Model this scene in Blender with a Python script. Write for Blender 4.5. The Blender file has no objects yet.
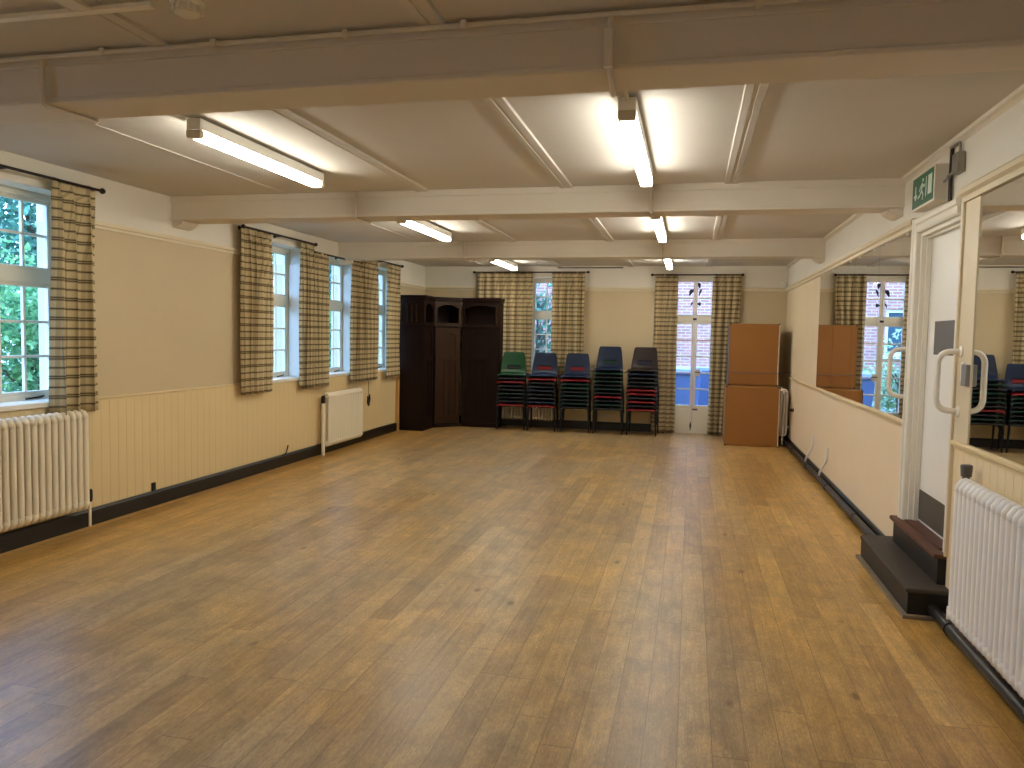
import bpy, bmesh, math, random
from mathutils import Vector, Matrix
random.seed(7)
PI = math.pi
sc = bpy.context.scene
col = sc.collection

# ------------------------------------------------------------------ dimensions (metres)
XL, XR, YB, ZC, ZR = -4.735, 1.522, 13.34, 2.83, 2.44
YF = -5.0
GX = -4.95          # glass plane of the side windows
DADO = 1.03

# ------------------------------------------------------------------ materials
def srgb(r, g, b):
    f = lambda c: (c/255/12.92) if c/255 <= .04045 else ((c/255+.055)/1.055)**2.4
    return (f(r), f(g), f(b), 1)

def new_mat(name):
    m = bpy.data.materials.new(name); m.use_nodes = True
    nt = m.node_tree; nt.nodes.clear()
    out = nt.nodes.new('ShaderNodeOutputMaterial')
    return m, nt, out

def N(nt, typ, **kw):
    n = nt.nodes.new(typ)
    for k, v in kw.items():
        if k in n.bl_rna.properties: setattr(n, k, v)
        else: n.inputs[k].default_value = v
    return n

def L(nt, a, b): nt.links.new(a, b)

def math_(nt, op, a, b=None, c=None):
    n = nt.nodes.new('ShaderNodeMath'); n.operation = op
    for i, v in enumerate((a, b, c)):
        if v is None: continue
        if isinstance(v, (int, float)): n.inputs[i].default_value = v
        else: nt.links.new(v, n.inputs[i])
    return n.outputs[0]

def mix_col(nt, fac, a, b, mode='MIX'):
    n = nt.nodes.new('ShaderNodeMix'); n.data_type = 'RGBA'; n.blend_type = mode
    for s, v in ((n.inputs[0], fac), (n.inputs[6], a), (n.inputs[7], b)):
        if isinstance(v, (int, float)): s.default_value = v
        elif isinstance(v, tuple): s.default_value = v
        else: nt.links.new(v, s)
    return n.outputs[2]

def paint(name, c, rough=.5, var=.06, scale=6, metal=0, bump=.0, spec=.5, coat=0):
    """plain paint / plastic / metal with a little uneven tone"""
    m, nt, out = new_mat(name)
    bs = N(nt, 'ShaderNodeBsdfPrincipled', Roughness=rough, Metallic=metal)
    bs.inputs['Specular IOR Level'].default_value = spec
    bs.inputs['Coat Weight'].default_value = coat
    tc = N(nt, 'ShaderNodeTexCoord')
    no = N(nt, 'ShaderNodeTexNoise', Scale=scale, Detail=5, Roughness=.6)
    L(nt, tc.outputs['Object'], no.inputs['Vector'])
    f = math_(nt, 'MULTIPLY_ADD', no.outputs['Fac'], 2*var, 1-var)
    mx = mix_col(nt, 1.0, c, (1, 1, 1, 1), 'MULTIPLY')
    cmb = N(nt, 'ShaderNodeCombineColor')
    for i in range(3): L(nt, f, cmb.inputs[i])
    mx = mix_col(nt, 1.0, c, cmb.outputs[0], 'MULTIPLY')
    L(nt, mx, bs.inputs['Base Color'])
    if bump:
        b = N(nt, 'ShaderNodeBump', Strength=bump, Distance=.01)
        n2 = N(nt, 'ShaderNodeTexNoise', Scale=scale*8, Detail=4)
        L(nt, tc.outputs['Object'], n2.inputs['Vector'])
        L(nt, n2.outputs['Fac'], b.inputs['Height']); L(nt, b.outputs[0], bs.inputs['Normal'])
    L(nt, bs.outputs[0], out.inputs[0])
    return m

def emit(name, c, s):
    m, nt, out = new_mat(name)
    e = N(nt, 'ShaderNodeEmission', Strength=s); e.inputs[0].default_value = c
    L(nt, e.outputs[0], out.inputs[0]); return m

def wall_mat(name, lower, mid, upper, bump=.08):
    """paint that changes colour at the dado and at the picture rail"""
    m, nt, out = new_mat(name)
    bs = N(nt, 'ShaderNodeBsdfPrincipled', Roughness=.55)
    tc = N(nt, 'ShaderNodeTexCoord'); sx = N(nt, 'ShaderNodeSeparateXYZ')
    L(nt, tc.outputs['Object'], sx.inputs[0])
    a = math_(nt, 'GREATER_THAN', sx.outputs[2], DADO); b = math_(nt, 'GREATER_THAN', sx.outputs[2], ZR)
    c1 = mix_col(nt, a, lower, mid); c2 = mix_col(nt, b, c1, upper)
    no = N(nt, 'ShaderNodeTexNoise', Scale=1.7, Detail=6, Roughness=.65)
    L(nt, tc.outputs['Object'], no.inputs['Vector'])
    f = math_(nt, 'MULTIPLY_ADD', no.outputs['Fac'], .12, .94)
    cmb = N(nt, 'ShaderNodeCombineColor')
    for i in range(3): L(nt, f, cmb.inputs[i])
    L(nt, mix_col(nt, 1.0, c2, cmb.outputs[0], 'MULTIPLY'), bs.inputs['Base Color'])
    n2 = N(nt, 'ShaderNodeTexNoise', Scale=45, Detail=5)
    L(nt, tc.outputs['Object'], n2.inputs['Vector'])
    bp = N(nt, 'ShaderNodeBump', Strength=bump, Distance=.01)
    L(nt, n2.outputs['Fac'], bp.inputs['Height']); L(nt, bp.outputs[0], bs.inputs['Normal'])
    L(nt, bs.outputs[0], out.inputs[0]); return m

def floor_mat():
    m, nt, out = new_mat('oak_boards')
    bs = N(nt, 'ShaderNodeBsdfPrincipled')
    tc = N(nt, 'ShaderNodeTexCoord'); s = N(nt, 'ShaderNodeSeparateXYZ'); L(nt, tc.outputs['Object'], s.inputs[0])
    W, LEN = .132, 1.55
    u = math_(nt, 'DIVIDE', s.outputs[0], W); row = math_(nt, 'FLOOR', u); fu = math_(nt, 'FRACT', u)
    wn = N(nt, 'ShaderNodeTexWhiteNoise', noise_dimensions='1D'); L(nt, row, wn.inputs['W'])
    off = math_(nt, 'MULTIPLY', wn.outputs['Value'], 7.3)
    v = math_(nt, 'ADD', math_(nt, 'DIVIDE', s.outputs[1], LEN), off)
    seg = math_(nt, 'FLOOR', v); fv = math_(nt, 'FRACT', v)
    cv = N(nt, 'ShaderNodeCombineXYZ'); L(nt, row, cv.inputs[0]); L(nt, seg, cv.inputs[1])
    w2 = N(nt, 'ShaderNodeTexWhiteNoise', noise_dimensions='3D'); L(nt, cv.outputs[0], w2.inputs['Vector'])
    # grain stretched along y, shifted per board
    gv = N(nt, 'ShaderNodeCombineXYZ')
    L(nt, math_(nt, 'MULTIPLY', s.outputs[0], 42), gv.inputs[0])
    L(nt, math_(nt, 'MULTIPLY_ADD', s.outputs[1], 2.4, math_(nt, 'MULTIPLY', w2.outputs['Value'], 50)), gv.inputs[1])
    L(nt, math_(nt, 'MULTIPLY', w2.outputs['Value'], 31), gv.inputs[2])
    gr = N(nt, 'ShaderNodeTexNoise', Scale=1, Detail=8, Roughness=.7, Distortion=.7); L(nt, gv.outputs[0], gr.inputs['Vector'])
    gv2 = N(nt, 'ShaderNodeCombineXYZ')
    L(nt, math_(nt, 'MULTIPLY', s.outputs[0], 170), gv2.inputs[0]); L(nt, math_(nt, 'MULTIPLY', s.outputs[1], 9), gv2.inputs[1]); L(nt, w2.outputs['Value'], gv2.inputs[2])
    fine = N(nt, 'ShaderNodeTexNoise', Scale=1, Detail=4, Roughness=.6); L(nt, gv2.outputs[0], fine.inputs['Vector'])
    ramp = N(nt, 'ShaderNodeValToRGB'); cr = ramp.color_ramp
    cr.elements[0].position = 0; cr.elements[0].color = srgb(*FL[0])
    cr.elements[1].position = 1; cr.elements[1].color = srgb(*FL[3])
    for p_, c_ in ((.38, FL[1]), (.72, FL[2])):
        e = cr.elements.new(p_); e.color = srgb(*c_)
    tone = math_(nt, 'ADD', math_(nt, 'MULTIPLY_ADD', w2.outputs['Value'], .32, .06),
                 math_(nt, 'ADD', math_(nt, 'MULTIPLY_ADD', gr.outputs['Fac'], .95, -.165), math_(nt, 'MULTIPLY_ADD', fine.outputs['Fac'], .42, -.24)))
    L(nt, tone, ramp.inputs['Fac'])
    # worn grey, dirty areas where people dance; varnish is left near the walls
    sv = N(nt, 'ShaderNodeMapping'); sv.inputs['Scale'].default_value = (1.0, .55, 1); L(nt, tc.outputs['Object'], sv.inputs[0])
    wr = N(nt, 'ShaderNodeTexNoise', Scale=.75, Detail=6, Roughness=.62); L(nt, sv.outputs[0], wr.inputs['Vector'])
    wr2 = N(nt, 'ShaderNodeTexNoise', Scale=2.6, Detail=5, Roughness=.6); L(nt, sv.outputs[0], wr2.inputs['Vector'])
    wm = N(nt, 'ShaderNodeMapRange'); wm.inputs[1].default_value = .42; wm.inputs[2].default_value = .66
    L(nt, math_(nt, 'MULTIPLY_ADD', wr2.outputs['Fac'], .45, math_(nt, 'MULTIPLY', wr.outputs['Fac'], .6)), wm.inputs[0])
    edge = N(nt, 'ShaderNodeMapRange'); edge.inputs[1].default_value = .25; edge.inputs[2].default_value = 1.5
    L(nt, math_(nt, 'MINIMUM', math_(nt, 'SUBTRACT', XR, s.outputs[0]), math_(nt, 'SUBTRACT', s.outputs[0], XL)), edge.inputs[0])
    wear = math_(nt, 'MULTIPLY', wm.outputs[0], edge.outputs[0])
    c = mix_col(nt, math_(nt, 'MULTIPLY', wear, .8), ramp.outputs[0], mix_col(nt, .5, srgb(*FL[4]), ramp.outputs[0], 'MULTIPLY'))
    bw = N(nt, 'ShaderNodeRGBToBW'); L(nt, ramp.outputs[0], bw.inputs[0])
    gcmb = N(nt, 'ShaderNodeCombineColor')
    for i, k in enumerate((1.18, .97, .56)): L(nt, math_(nt, 'MULTIPLY', bw.outputs[0], k), gcmb.inputs[i])
    c = mix_col(nt, math_(nt, 'MULTIPLY', edge.outputs[0], math_(nt, 'MULTIPLY_ADD', wm.outputs[0], .3, .22)), c, gcmb.outputs[0])
    # blotches, scuffs and open pores of old oak
    b1 = N(nt, 'ShaderNodeTexNoise', Scale=7, Detail=9, Roughness=.72, Distortion=.4); L(nt, sv.outputs[0], b1.inputs['Vector'])
    bl = math_(nt, 'MULTIPLY_ADD', b1.outputs['Fac'], 2.0, .0)
    pv = N(nt, 'ShaderNodeMapping'); pv.inputs['Scale'].default_value = (190, 34, 1); L(nt, tc.outputs['Object'], pv.inputs[0])
    po = N(nt, 'ShaderNodeTexNoise', Scale=1, Detail=3, Roughness=.6); L(nt, pv.outputs[0], po.inputs['Vector'])
    bl = math_(nt, 'MULTIPLY', bl, math_(nt, 'MULTIPLY_ADD', po.outputs['Fac'], 1.5, .25))
    bcmb = N(nt, 'ShaderNodeCombineColor')
    for i_ in range(3): L(nt, bl, bcmb.inputs[i_])
    c = mix_col(nt, .8, c, bcmb.outputs[0], 'MULTIPLY')
    # knots
    vo = N(nt, 'ShaderNodeTexVoronoi', Scale=1.0); vm = N(nt, 'ShaderNodeMapping'); vm.inputs['Scale'].default_value = (3.4, 1.7, 1)
    L(nt, tc.outputs['Object'], vm.inputs[0]); L(nt, vm.outputs[0], vo.inputs['Vector'])
    kn = N(nt, 'ShaderNodeMapRange'); kn.inputs[1].default_value = .10; kn.inputs[2].default_value = .04
    L(nt, math_(nt, 'MULTIPLY_ADD', gr.outputs['Fac'], .08, math_(nt, 'ADD', vo.outputs['Distance'], -.03)), kn.inputs[0])
    c = mix_col(nt, math_(nt, 'MULTIPLY', kn.outputs[0], .65), c, srgb(70, 44, 26))
    # gaps
    g1 = math_(nt, 'LESS_THAN', fu, .018); g1b = math_(nt, 'GREATER_THAN', fu, .985)
    g2 = math_(nt, 'LESS_THAN', fv, .0022)
    g1 = math_(nt, 'MULTIPLY', g1, math_(nt, 'MULTIPLY_ADD', b1.outputs['Fac'], 2.2, -.35)); g1b = math_(nt, 'MULTIPLY', g1b, .3)
    gap = math_(nt, 'MAXIMUM', math_(nt, 'MAXIMUM', g1, g1b), g2)
    c = mix_col(nt, math_(nt, 'MULTIPLY', gap, .72), c, srgb(48, 32, 20))
    L(nt, c, bs.inputs['Base Color'])
    r = math_(nt, 'ADD', math_(nt, 'MULTIPLY', wear, .10), math_(nt, 'MULTIPLY_ADD', b1.outputs['Fac'], .22, .20))
    L(nt, r, bs.inputs['Roughness'])
    bs.inputs['Specular IOR Level'].default_value = .6
    h = math_(nt, 'ADD', math_(nt, 'MULTIPLY', gr.outputs['Fac'], .35), math_(nt, 'MULTIPLY', math_(nt, 'SUBTRACT', 1, gap), 1.0))
    h = math_(nt, 'ADD', h, math_(nt, 'MULTIPLY', w2.outputs['Value'], .2))
    bp = N(nt, 'ShaderNodeBump', Strength=.28, Distance=.004); L(nt, h, bp.inputs['Height']); L(nt, bp.outputs[0], bs.inputs['Normal'])
    L(nt, bs.outputs[0], out.inputs[0]); return m
FL = [(120, 84, 40), (178, 136, 70), (206, 164, 92), (232, 196, 126), (164, 146, 128)]

def fabric_mat():
    """cream cotton, thin double and single charcoal stripes across, softer bands down that also paint in fold shade: uses the cloth's own UV in metres"""
    m, nt, out = new_mat('plaid_cotton')
    uv = N(nt, 'ShaderNodeUVMap'); s = N(nt, 'ShaderNodeSeparateXYZ'); L(nt, uv.outputs[0], s.inputs[0])
    v = math_(nt, 'FRACT', math_(nt, 'DIVIDE', s.outputs[1], .148))
    def line(x, c_, w):
        return math_(nt, 'LESS_THAN', math_(nt, 'ABSOLUTE', math_(nt, 'SUBTRACT', x, c_)), w)
    dark = math_(nt, 'MAXIMUM', math_(nt, 'MAXIMUM', line(v, .215, .022), line(v, .325, .022)), line(v, .765, .024))
    soft = math_(nt, 'MAXIMUM', line(v, .265, .12), line(v, .765, .07))
    u = math_(nt, 'FRACT', math_(nt, 'DIVIDE', s.outputs[0], .19))
    fold_band = math_(nt, 'MAXIMUM', line(u, .3, .09), line(u, .75, .035))
    c = mix_col(nt, math_(nt, 'MULTIPLY', soft, .5), srgb(216, 198, 156), srgb(122, 98, 62))
    c = mix_col(nt, math_(nt, 'MULTIPLY', fold_band, .34), c, srgb(120, 98, 66))  # brown bands darken the cloth the way its folds would shade it
    c = mix_col(nt, math_(nt, 'MULTIPLY', dark, .86), c, srgb(44, 38, 40))
    no = N(nt, 'ShaderNodeTexNoise', Scale=400, Detail=2); L(nt, uv.outputs[0], no.inputs['Vector'])
    d = N(nt, 'ShaderNodeBsdfPrincipled', Roughness=.9); d.inputs['Specular IOR Level'].default_value = .1
    d.inputs['Sheen Weight'].default_value = .15
    L(nt, c, d.inputs['Base Color'])
    bp = N(nt, 'ShaderNodeBump', Strength=.25, Distance=.002); L(nt, no.outputs['Fac'], bp.inputs['Height']); L(nt, bp.outputs[0], d.inputs['Normal'])
    t = N(nt, 'ShaderNodeBsdfTranslucent'); L(nt, c, t.inputs['Color'])
    mx = N(nt, 'ShaderNodeMixShader'); mx.inputs[0].default_value = .22
    L(nt, d.outputs[0], mx.inputs[1]); L(nt, t.outputs[0], mx.inputs[2]); L(nt, mx.outputs[0], out.inputs[0])
    return m

def glass_mat():
    m, nt, out = new_mat('window_glass')
    fc = N(nt, 'ShaderNodeLayerWeight'); fc.inputs['Blend'].default_value = .5
    lw_ = math_(nt, 'MULTIPLY_ADD', math_(nt, 'POWER', fc.outputs['Facing'], 5), .5, .03)
    t = N(nt, 'ShaderNodeBsdfTransparent'); t.inputs[0].default_value = (.93, .97, .97, 1)
    g = N(nt, 'ShaderNodeBsdfGlossy', Roughness=.02)
    mx = N(nt, 'ShaderNodeMixShader'); L(nt, lw_, mx.inputs[0]); L(nt, t.outputs[0], mx.inputs[1]); L(nt, g.outputs[0], mx.inputs[2])
    L(nt, mx.outputs[0], out.inputs[0]); return m

def wood_mat(name, c0, c1, rough=.4, sx=(18, 18, 1.6), spec=.5):
    m, nt, out = new_mat(name)
    bs = N(nt, 'ShaderNodeBsdfPrincipled', Roughness=rough)
    bs.inputs['Specular IOR Level'].default_value = spec
    tc = N(nt, 'ShaderNodeTexCoord'); mp = N(nt, 'ShaderNodeMapping'); mp.inputs['Scale'].default_value = sx
    L(nt, tc.outputs['Object'], mp.inputs[0])
    no = N(nt, 'ShaderNodeTexNoise', Scale=1.5, Detail=7, Roughness=.65, Distortion=1.2); L(nt, mp.outputs[0], no.inputs['Vector'])
    L(nt, mix_col(nt, no.outputs['Fac'], c0, c1), bs.inputs['Base Color'])
    bp = N(nt, 'ShaderNodeBump', Strength=.12, Distance=.003); L(nt, no.outputs['Fac'], bp.inputs['Height']); L(nt, bp.outputs[0], bs.inputs['Normal'])
    L(nt, bs.outputs[0], out.inputs[0]); return m

def brick_mat():
    m, nt, out = new_mat('red_brickwork')
    bs = N(nt, 'ShaderNodeBsdfPrincipled', Roughness=.85)
    tc = N(nt, 'ShaderNodeTexCoord'); sp = N(nt, 'ShaderNodeSeparateXYZ'); L(nt, tc.outputs['Object'], sp.inputs[0])
    cb = N(nt, 'ShaderNodeCombineXYZ'); L(nt, math_(nt, 'ADD', sp.outputs[0], sp.outputs[1]), cb.inputs[0]); L(nt, sp.outputs[2], cb.inputs[1])
    br = N(nt, 'ShaderNodeTexBrick', Scale=1.0)
    br.inputs['Brick Width'].default_value = .225; br.inputs['Row Height'].default_value = .075; br.inputs['Mortar Size'].default_value = .009
    br.inputs['Color1'].default_value = srgb(186, 112, 96); br.inputs['Color2'].default_value = srgb(146, 84, 76); br.inputs['Mortar'].default_value = srgb(196, 184, 172)
    L(nt, cb.outputs[0], br.inputs['Vector'])
    no = N(nt, 'ShaderNodeTexNoise', Scale=3, Detail=5); L(nt, tc.outputs['Object'], no.inputs['Vector'])
    L(nt, mix_col(nt, math_(nt, 'MULTIPLY', no.outputs['Fac'], .4), br.outputs[0], srgb(205, 160, 140)), bs.inputs['Base Color'])
    bp = N(nt, 'ShaderNodeBump', Strength=.4, Distance=.01); L(nt, br.outputs['Fac'], bp.inputs['Height']); bp.invert = True; L(nt, bp.outputs[0], bs.inputs['Normal'])
    L(nt, bs.outputs[0], out.inputs[0]); return m

def leaf_mat(name, c0, c1):
    m, nt, out = new_mat(name)
    oi = N(nt, 'ShaderNodeNewGeometry'); 
    c = mix_col(nt, oi.outputs['Random Per Island'], c0, c1)
    d = N(nt, 'ShaderNodeBsdfPrincipled', Roughness=.5); L(nt, c, d.inputs['Base Color'])
    t = N(nt, 'ShaderNodeBsdfTranslucent'); L(nt, c, t.inputs[0])
    mx = N(nt, 'ShaderNodeMixShader'); mx.inputs[0].default_value = .4
    L(nt, d.outputs[0], mx.inputs[1]); L(nt, t.outputs[0], mx.inputs[2]); L(nt, mx.outputs[0], out.inputs[0])
    return m

WHITE_W = srgb(228, 222, 208); CREAM = srgb(202, 183, 147); CREAM_LOW = srgb(222, 199, 150)
M = dict(
    wall_l=wall_mat('painted_wall_left', CREAM_LOW, CREAM, WHITE_W),
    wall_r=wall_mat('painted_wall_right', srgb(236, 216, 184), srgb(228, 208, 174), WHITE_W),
    boards=paint('cream_boarding', CREAM_LOW, .5, .05, 2),
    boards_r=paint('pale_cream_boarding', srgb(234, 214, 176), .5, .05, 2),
    dado=paint('cream_gloss_trim', srgb(222, 200, 154), .4, .04),
    trim=paint('white_gloss_trim', srgb(232, 226, 210), .35, .04),
    rail=paint('ivory_rail', srgb(222, 208, 176), .4, .04),
    ceil=paint('ceiling_distemper', srgb(206, 200, 190), .8, .06, 2, bump=.12),
    beam=paint('beam_paint', srgb(218, 208, 190), .55, .04, 3, bump=.05),
    black=paint('black_skirting_gloss', srgb(16, 15, 15), .35, .2),
    pipeblk=paint('black_pipe_paint', srgb(30, 29, 30), .38, .2),
    step=paint('dark_step_tread', srgb(62, 54, 46), .62, .25, 14, bump=.15),
    stepblk=paint('black_step_riser', srgb(20, 17, 16), .5, .2),
    nosing=wood_mat('worn_brown_nosing', srgb(70, 40, 28), srgb(110, 66, 44), .5, (20, 3, 20)),
    plinth=paint('grey_plinth', srgb(126, 112, 92), .6, .1),
    rad=paint('white_radiator_enamel', srgb(246, 244, 240), .3, .03),
    rad_c=paint('cream_radiator_enamel', srgb(236, 226, 202), .3, .03),
    grey=paint('grey_plastic', srgb(92, 90, 92), .45, .05),
    dkgrey=paint('dark_grey_plate', srgb(64, 62, 60), .35, .08),
    steel=paint('dull_steel', srgb(150, 146, 140), .45, .05, metal=.4),
    wht=paint('white_plastic', srgb(238, 236, 228), .35, .02),
    capm=paint('beige_end_cap', srgb(206, 196, 172), .5, .03),
    hand=paint('white_handle_nylon', srgb(240, 235, 222), .25, .02),
    tube=emit('lit_diffuser', (1.0, .955, .82, 1), 30.0),
    tube2=emit('lit_diffuser_cool', (1.0, .965, .86, 1), 30.0),
    fabric=fabric_mat(), glass=glass_mat(), floor=floor_mat(),
    iron=paint('dark_iron', srgb(44, 34, 28), .5, .1, metal=.4),
    darkwood=wood_mat('dark_stained_oak', srgb(20, 9, 6), srgb(38, 18, 11), .5, spec=.2),
    midwood=wood_mat('brown_stained_oak', srgb(38, 22, 10), srgb(62, 38, 18), .5, spec=.2),
    blackin=paint('unlit_niche_wood', srgb(24, 14, 10), .7, .1),
    hardboard=paint('tan_hardboard', srgb(154, 103, 44), .55, .08, 3),
    hb_edge=paint('grey_board_edge', srgb(112, 104, 104), .5, .06),
    hb_white=paint('white_board_edge', srgb(220, 210, 190), .5, .05),
    mirror=paint('silvered_mirror', (.90, .91, .90, 1), .004, 0, metal=1),
    brick=brick_mat(),
    leaf1=leaf_mat('hedge_leaves', srgb(52, 112, 70), srgb(150, 200, 130)),
    leaf2=leaf_mat('tree_leaves', srgb(44, 92, 74), srgb(120, 174, 140)),
    leaf3=leaf_mat('pale_leaves', srgb(120, 160, 100), srgb(210, 225, 190)),
    bark=wood_mat('bark', srgb(60, 46, 36), srgb(108, 90, 74), .9),
    ground=paint('garden_ground', srgb(112, 116, 92), .95, .2, 2),
    render=paint('pale_render', srgb(196, 204, 208), .8, .06, 2),
    bluebin=paint('blue_bin_plastic', srgb(84, 104, 150), .5, .05),
    palebl=paint('pale_blue_board', srgb(150, 176, 214), .6, .05),
    sign=paint('sign_green', srgb(14, 92, 62), .4, .03),
    signw=paint('sign_white', srgb(224, 236, 224), .4, .02),
    signbox=paint('sign_box_ivory', srgb(222, 214, 196), .45, .03),
    clipm=paint('galvanised_conduit_box', srgb(140, 134, 122), .5, .08, metal=.5),
    pale=wood_mat('pale_pine', srgb(176, 134, 76), srgb(206, 166, 104), .6),
    rub=paint('black_rubber', srgb(18, 18, 18), .7, .05),
    legm=paint('black_tube_steel', srgb(34, 35, 36), .35, .1, metal=.6),
)
def chair_mat(n, c): return paint(n, c, .42, .05, 4, spec=.35)
CH = dict(green=chair_mat('green_polyprop', srgb(8, 68, 34)), blue=chair_mat('blue_polyprop', srgb(12, 30, 60)),
          red=chair_mat('red_polyprop', srgb(134, 20, 24)), black=chair_mat('charcoal_polyprop', srgb(26, 29, 31)),
          brown=chair_mat('brown_polyprop', srgb(38, 23, 20)), navy=chair_mat('navy_polyprop', srgb(24, 34, 56)),
          dgreen=chair_mat('bottle_green_polyprop', srgb(20, 52, 40)))

# ------------------------------------------------------------------ mesh helpers
class MB:
    def __init__(s): s.v = []; s.f = []; s.uv = None
    def add(s, vs, fs):
        o = len(s.v); s.v += [tuple(p) for p in vs]; s.f += [tuple(i+o for i in f) for f in fs]; return s
    def box(s, x0, y0, z0, x1, y1, z1):
        x0, x1 = min(x0, x1), max(x0, x1); y0, y1 = min(y0, y1), max(y0, y1); z0, z1 = min(z0, z1), max(z0, z1)
        return s.add([(x0,y0,z0),(x1,y0,z0),(x1,y1,z0),(x0,y1,z0),(x0,y0,z1),(x1,y0,z1),(x1,y1,z1),(x0,y1,z1)],
                     [(0,3,2,1),(4,5,6,7),(0,1,5,4),(1,2,6,5),(2,3,7,6),(3,0,4,7)])
    def prism(s, poly, axis, a, b):
        """closed 2-D outline extruded along an axis; poly in the order of the two other axes"""
        n = len(poly)
        def P(p, t):
            return {'x': (t, p[0], p[1]), 'y': (p[0], t, p[1]), 'z': (p[0], p[1], t)}[axis]
        vs = [P(p, a) for p in poly] + [P(p, b) for p in poly]
        return s.add(vs, [tuple(range(n-1, -1, -1)), tuple(range(n, 2*n))] + [(i, (i+1) % n, n+(i+1) % n, n+i) for i in range(n)])
    def tube(s, pts, r, seg=10, caps=True):
        pts = [Vector(p) for p in pts]; n = len(pts); rings = []
        d0 = (pts[1]-pts[0]).normalized(); up = Vector((0, 0, 1)) if abs(d0.z) < .9 else Vector((1, 0, 0))
        a = d0.cross(up).normalized()
        for i, p in enumerate(pts):
            d = ((pts[min(i+1, n-1)]-p).normalized() + (p-pts[max(i-1, 0)]).normalized())
            d = d.normalized() if d.length > 1e-6 else d0
            a = (a - d*a.dot(d)).normalized(); b = d.cross(a)
            rr = r[i] if isinstance(r, (list, tuple)) else r
            rings.append([p + a*math.cos(2*PI*k/seg)*rr + b*math.sin(2*PI*k/seg)*rr for k in range(seg)])
        vs = [q for rg in rings for q in rg]; fs = []
        for i in range(n-1):
            for k in range(seg):
                fs.append((i*seg+k, i*seg+(k+1) % seg, (i+1)*seg+(k+1) % seg, (i+1)*seg+k))
        if caps: fs += [tuple(range(seg-1, -1, -1)), tuple((n-1)*seg+k for k in range(seg))]
        return s.add(vs, fs)
    def lathe(s, c, prof, seg=20, axis='z'):
        """profile of (radius, height) round an axis through c"""
        vs = []; fs = []
        for r, h in prof:
            for k in range(seg):
                t = 2*PI*k/seg; x, y = r*math.cos(t), r*math.sin(t)
                vs.append({'z': (c[0]+x, c[1]+y, c[2]+h), 'x': (c[0]+h, c[1]+x, c[2]+y), 'y': (c[0]+x, c[1]+h, c[2]+y)}[axis])
        for i in range(len(prof)-1):
            for k in range(seg): fs.append((i*seg+k, i*seg+(k+1) % seg, (i+1)*seg+(k+1) % seg, (i+1)*seg+k))
        fs += [tuple(range(seg-1, -1, -1)), tuple((len(prof)-1)*seg+k for k in range(seg))]
        return s.add(vs, fs)
    def build(s, name, mat, parent=None, bevel=0, smooth=False, seg=2):
        o3 = Vector((0, 0, 0)); p = parent
        while p is not None: o3 += p.location; p = p.parent
        me = bpy.data.meshes.new(name); me.from_pydata([Vector(v)-o3 for v in s.v], [], s.f); me.validate(); me.update()
        bm = bmesh.new(); bm.from_mesh(me); bmesh.ops.recalc_face_normals(bm, faces=bm.faces); bm.to_mesh(me); bm.free()
        if s.uv:
            ul = me.uv_layers.new(name='UVMap')
            for l in me.loops: ul.data[l.index].uv = s.uv[l.vertex_index]
        me.materials.append(mat)
        if smooth:
            for q in me.polygons: q.use_smooth = True
            if smooth == 'auto':
                me.set_sharp_from_angle(angle=math.radians(38))
        o = bpy.data.objects.new(name, me); col.objects.link(o)
        if parent: o.parent = parent
        if bevel:
            b = o.modifiers.new('bevel', 'BEVEL'); b.width = bevel; b.segments = seg; b.limit_method = 'ANGLE'; b.angle_limit = math.radians(40)
        return o

def box(*a): return MB().box(*a)

def tag(o, label=None, cat=None, group=None, kind=None):
    if label: o['label'] = label
    if cat: o['category'] = cat
    if group: o['group'] = group
    if kind: o['kind'] = kind
    return o

def empty(name, loc, label=None, cat=None, group=None, kind=None):
    o = bpy.data.objects.new(name, None); col.objects.link(o); o.location = loc; o.empty_display_size = .1
    return tag(o, label, cat, group, kind)

def struct(o, label=None, cat=None): return tag(o, label, cat, kind='structure')

def copy_tree(o, parent=None):
    c = o.copy(); col.objects.link(c); c.parent = parent
    for ch in list(o.children): copy_tree(ch, c)
    return c

def fillet_path(pts, r, n=5):
    pts = [Vector(p) for p in pts]; out = [pts[0]]
    for i in range(1, len(pts)-1):
        a = (pts[i-1]-pts[i]).normalized(); b = (pts[i+1]-pts[i]).normalized()
        A, B = pts[i]+a*r, pts[i]+b*r
        for k in range(n+1):
            t = k/n; out.append(A*(1-t)**2 + pts[i]*2*t*(1-t) + B*t*t)
    out.append(pts[-1]); return out

# ------------------------------------------------------------------ SETTING
struct(box(XL-.1, YF-.1, -.12, XR+.25, YB+.4, 0).build('floor', M['floor']), 'worn oak floorboards running away down the hall', 'floor')
struct(box(XL-.4, YF-.1, ZC, XR+.3, YB+.4, ZC+.15).build('ceiling', M['ceil']), 'off-white distempered ceiling between cased beams', 'ceiling')

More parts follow.
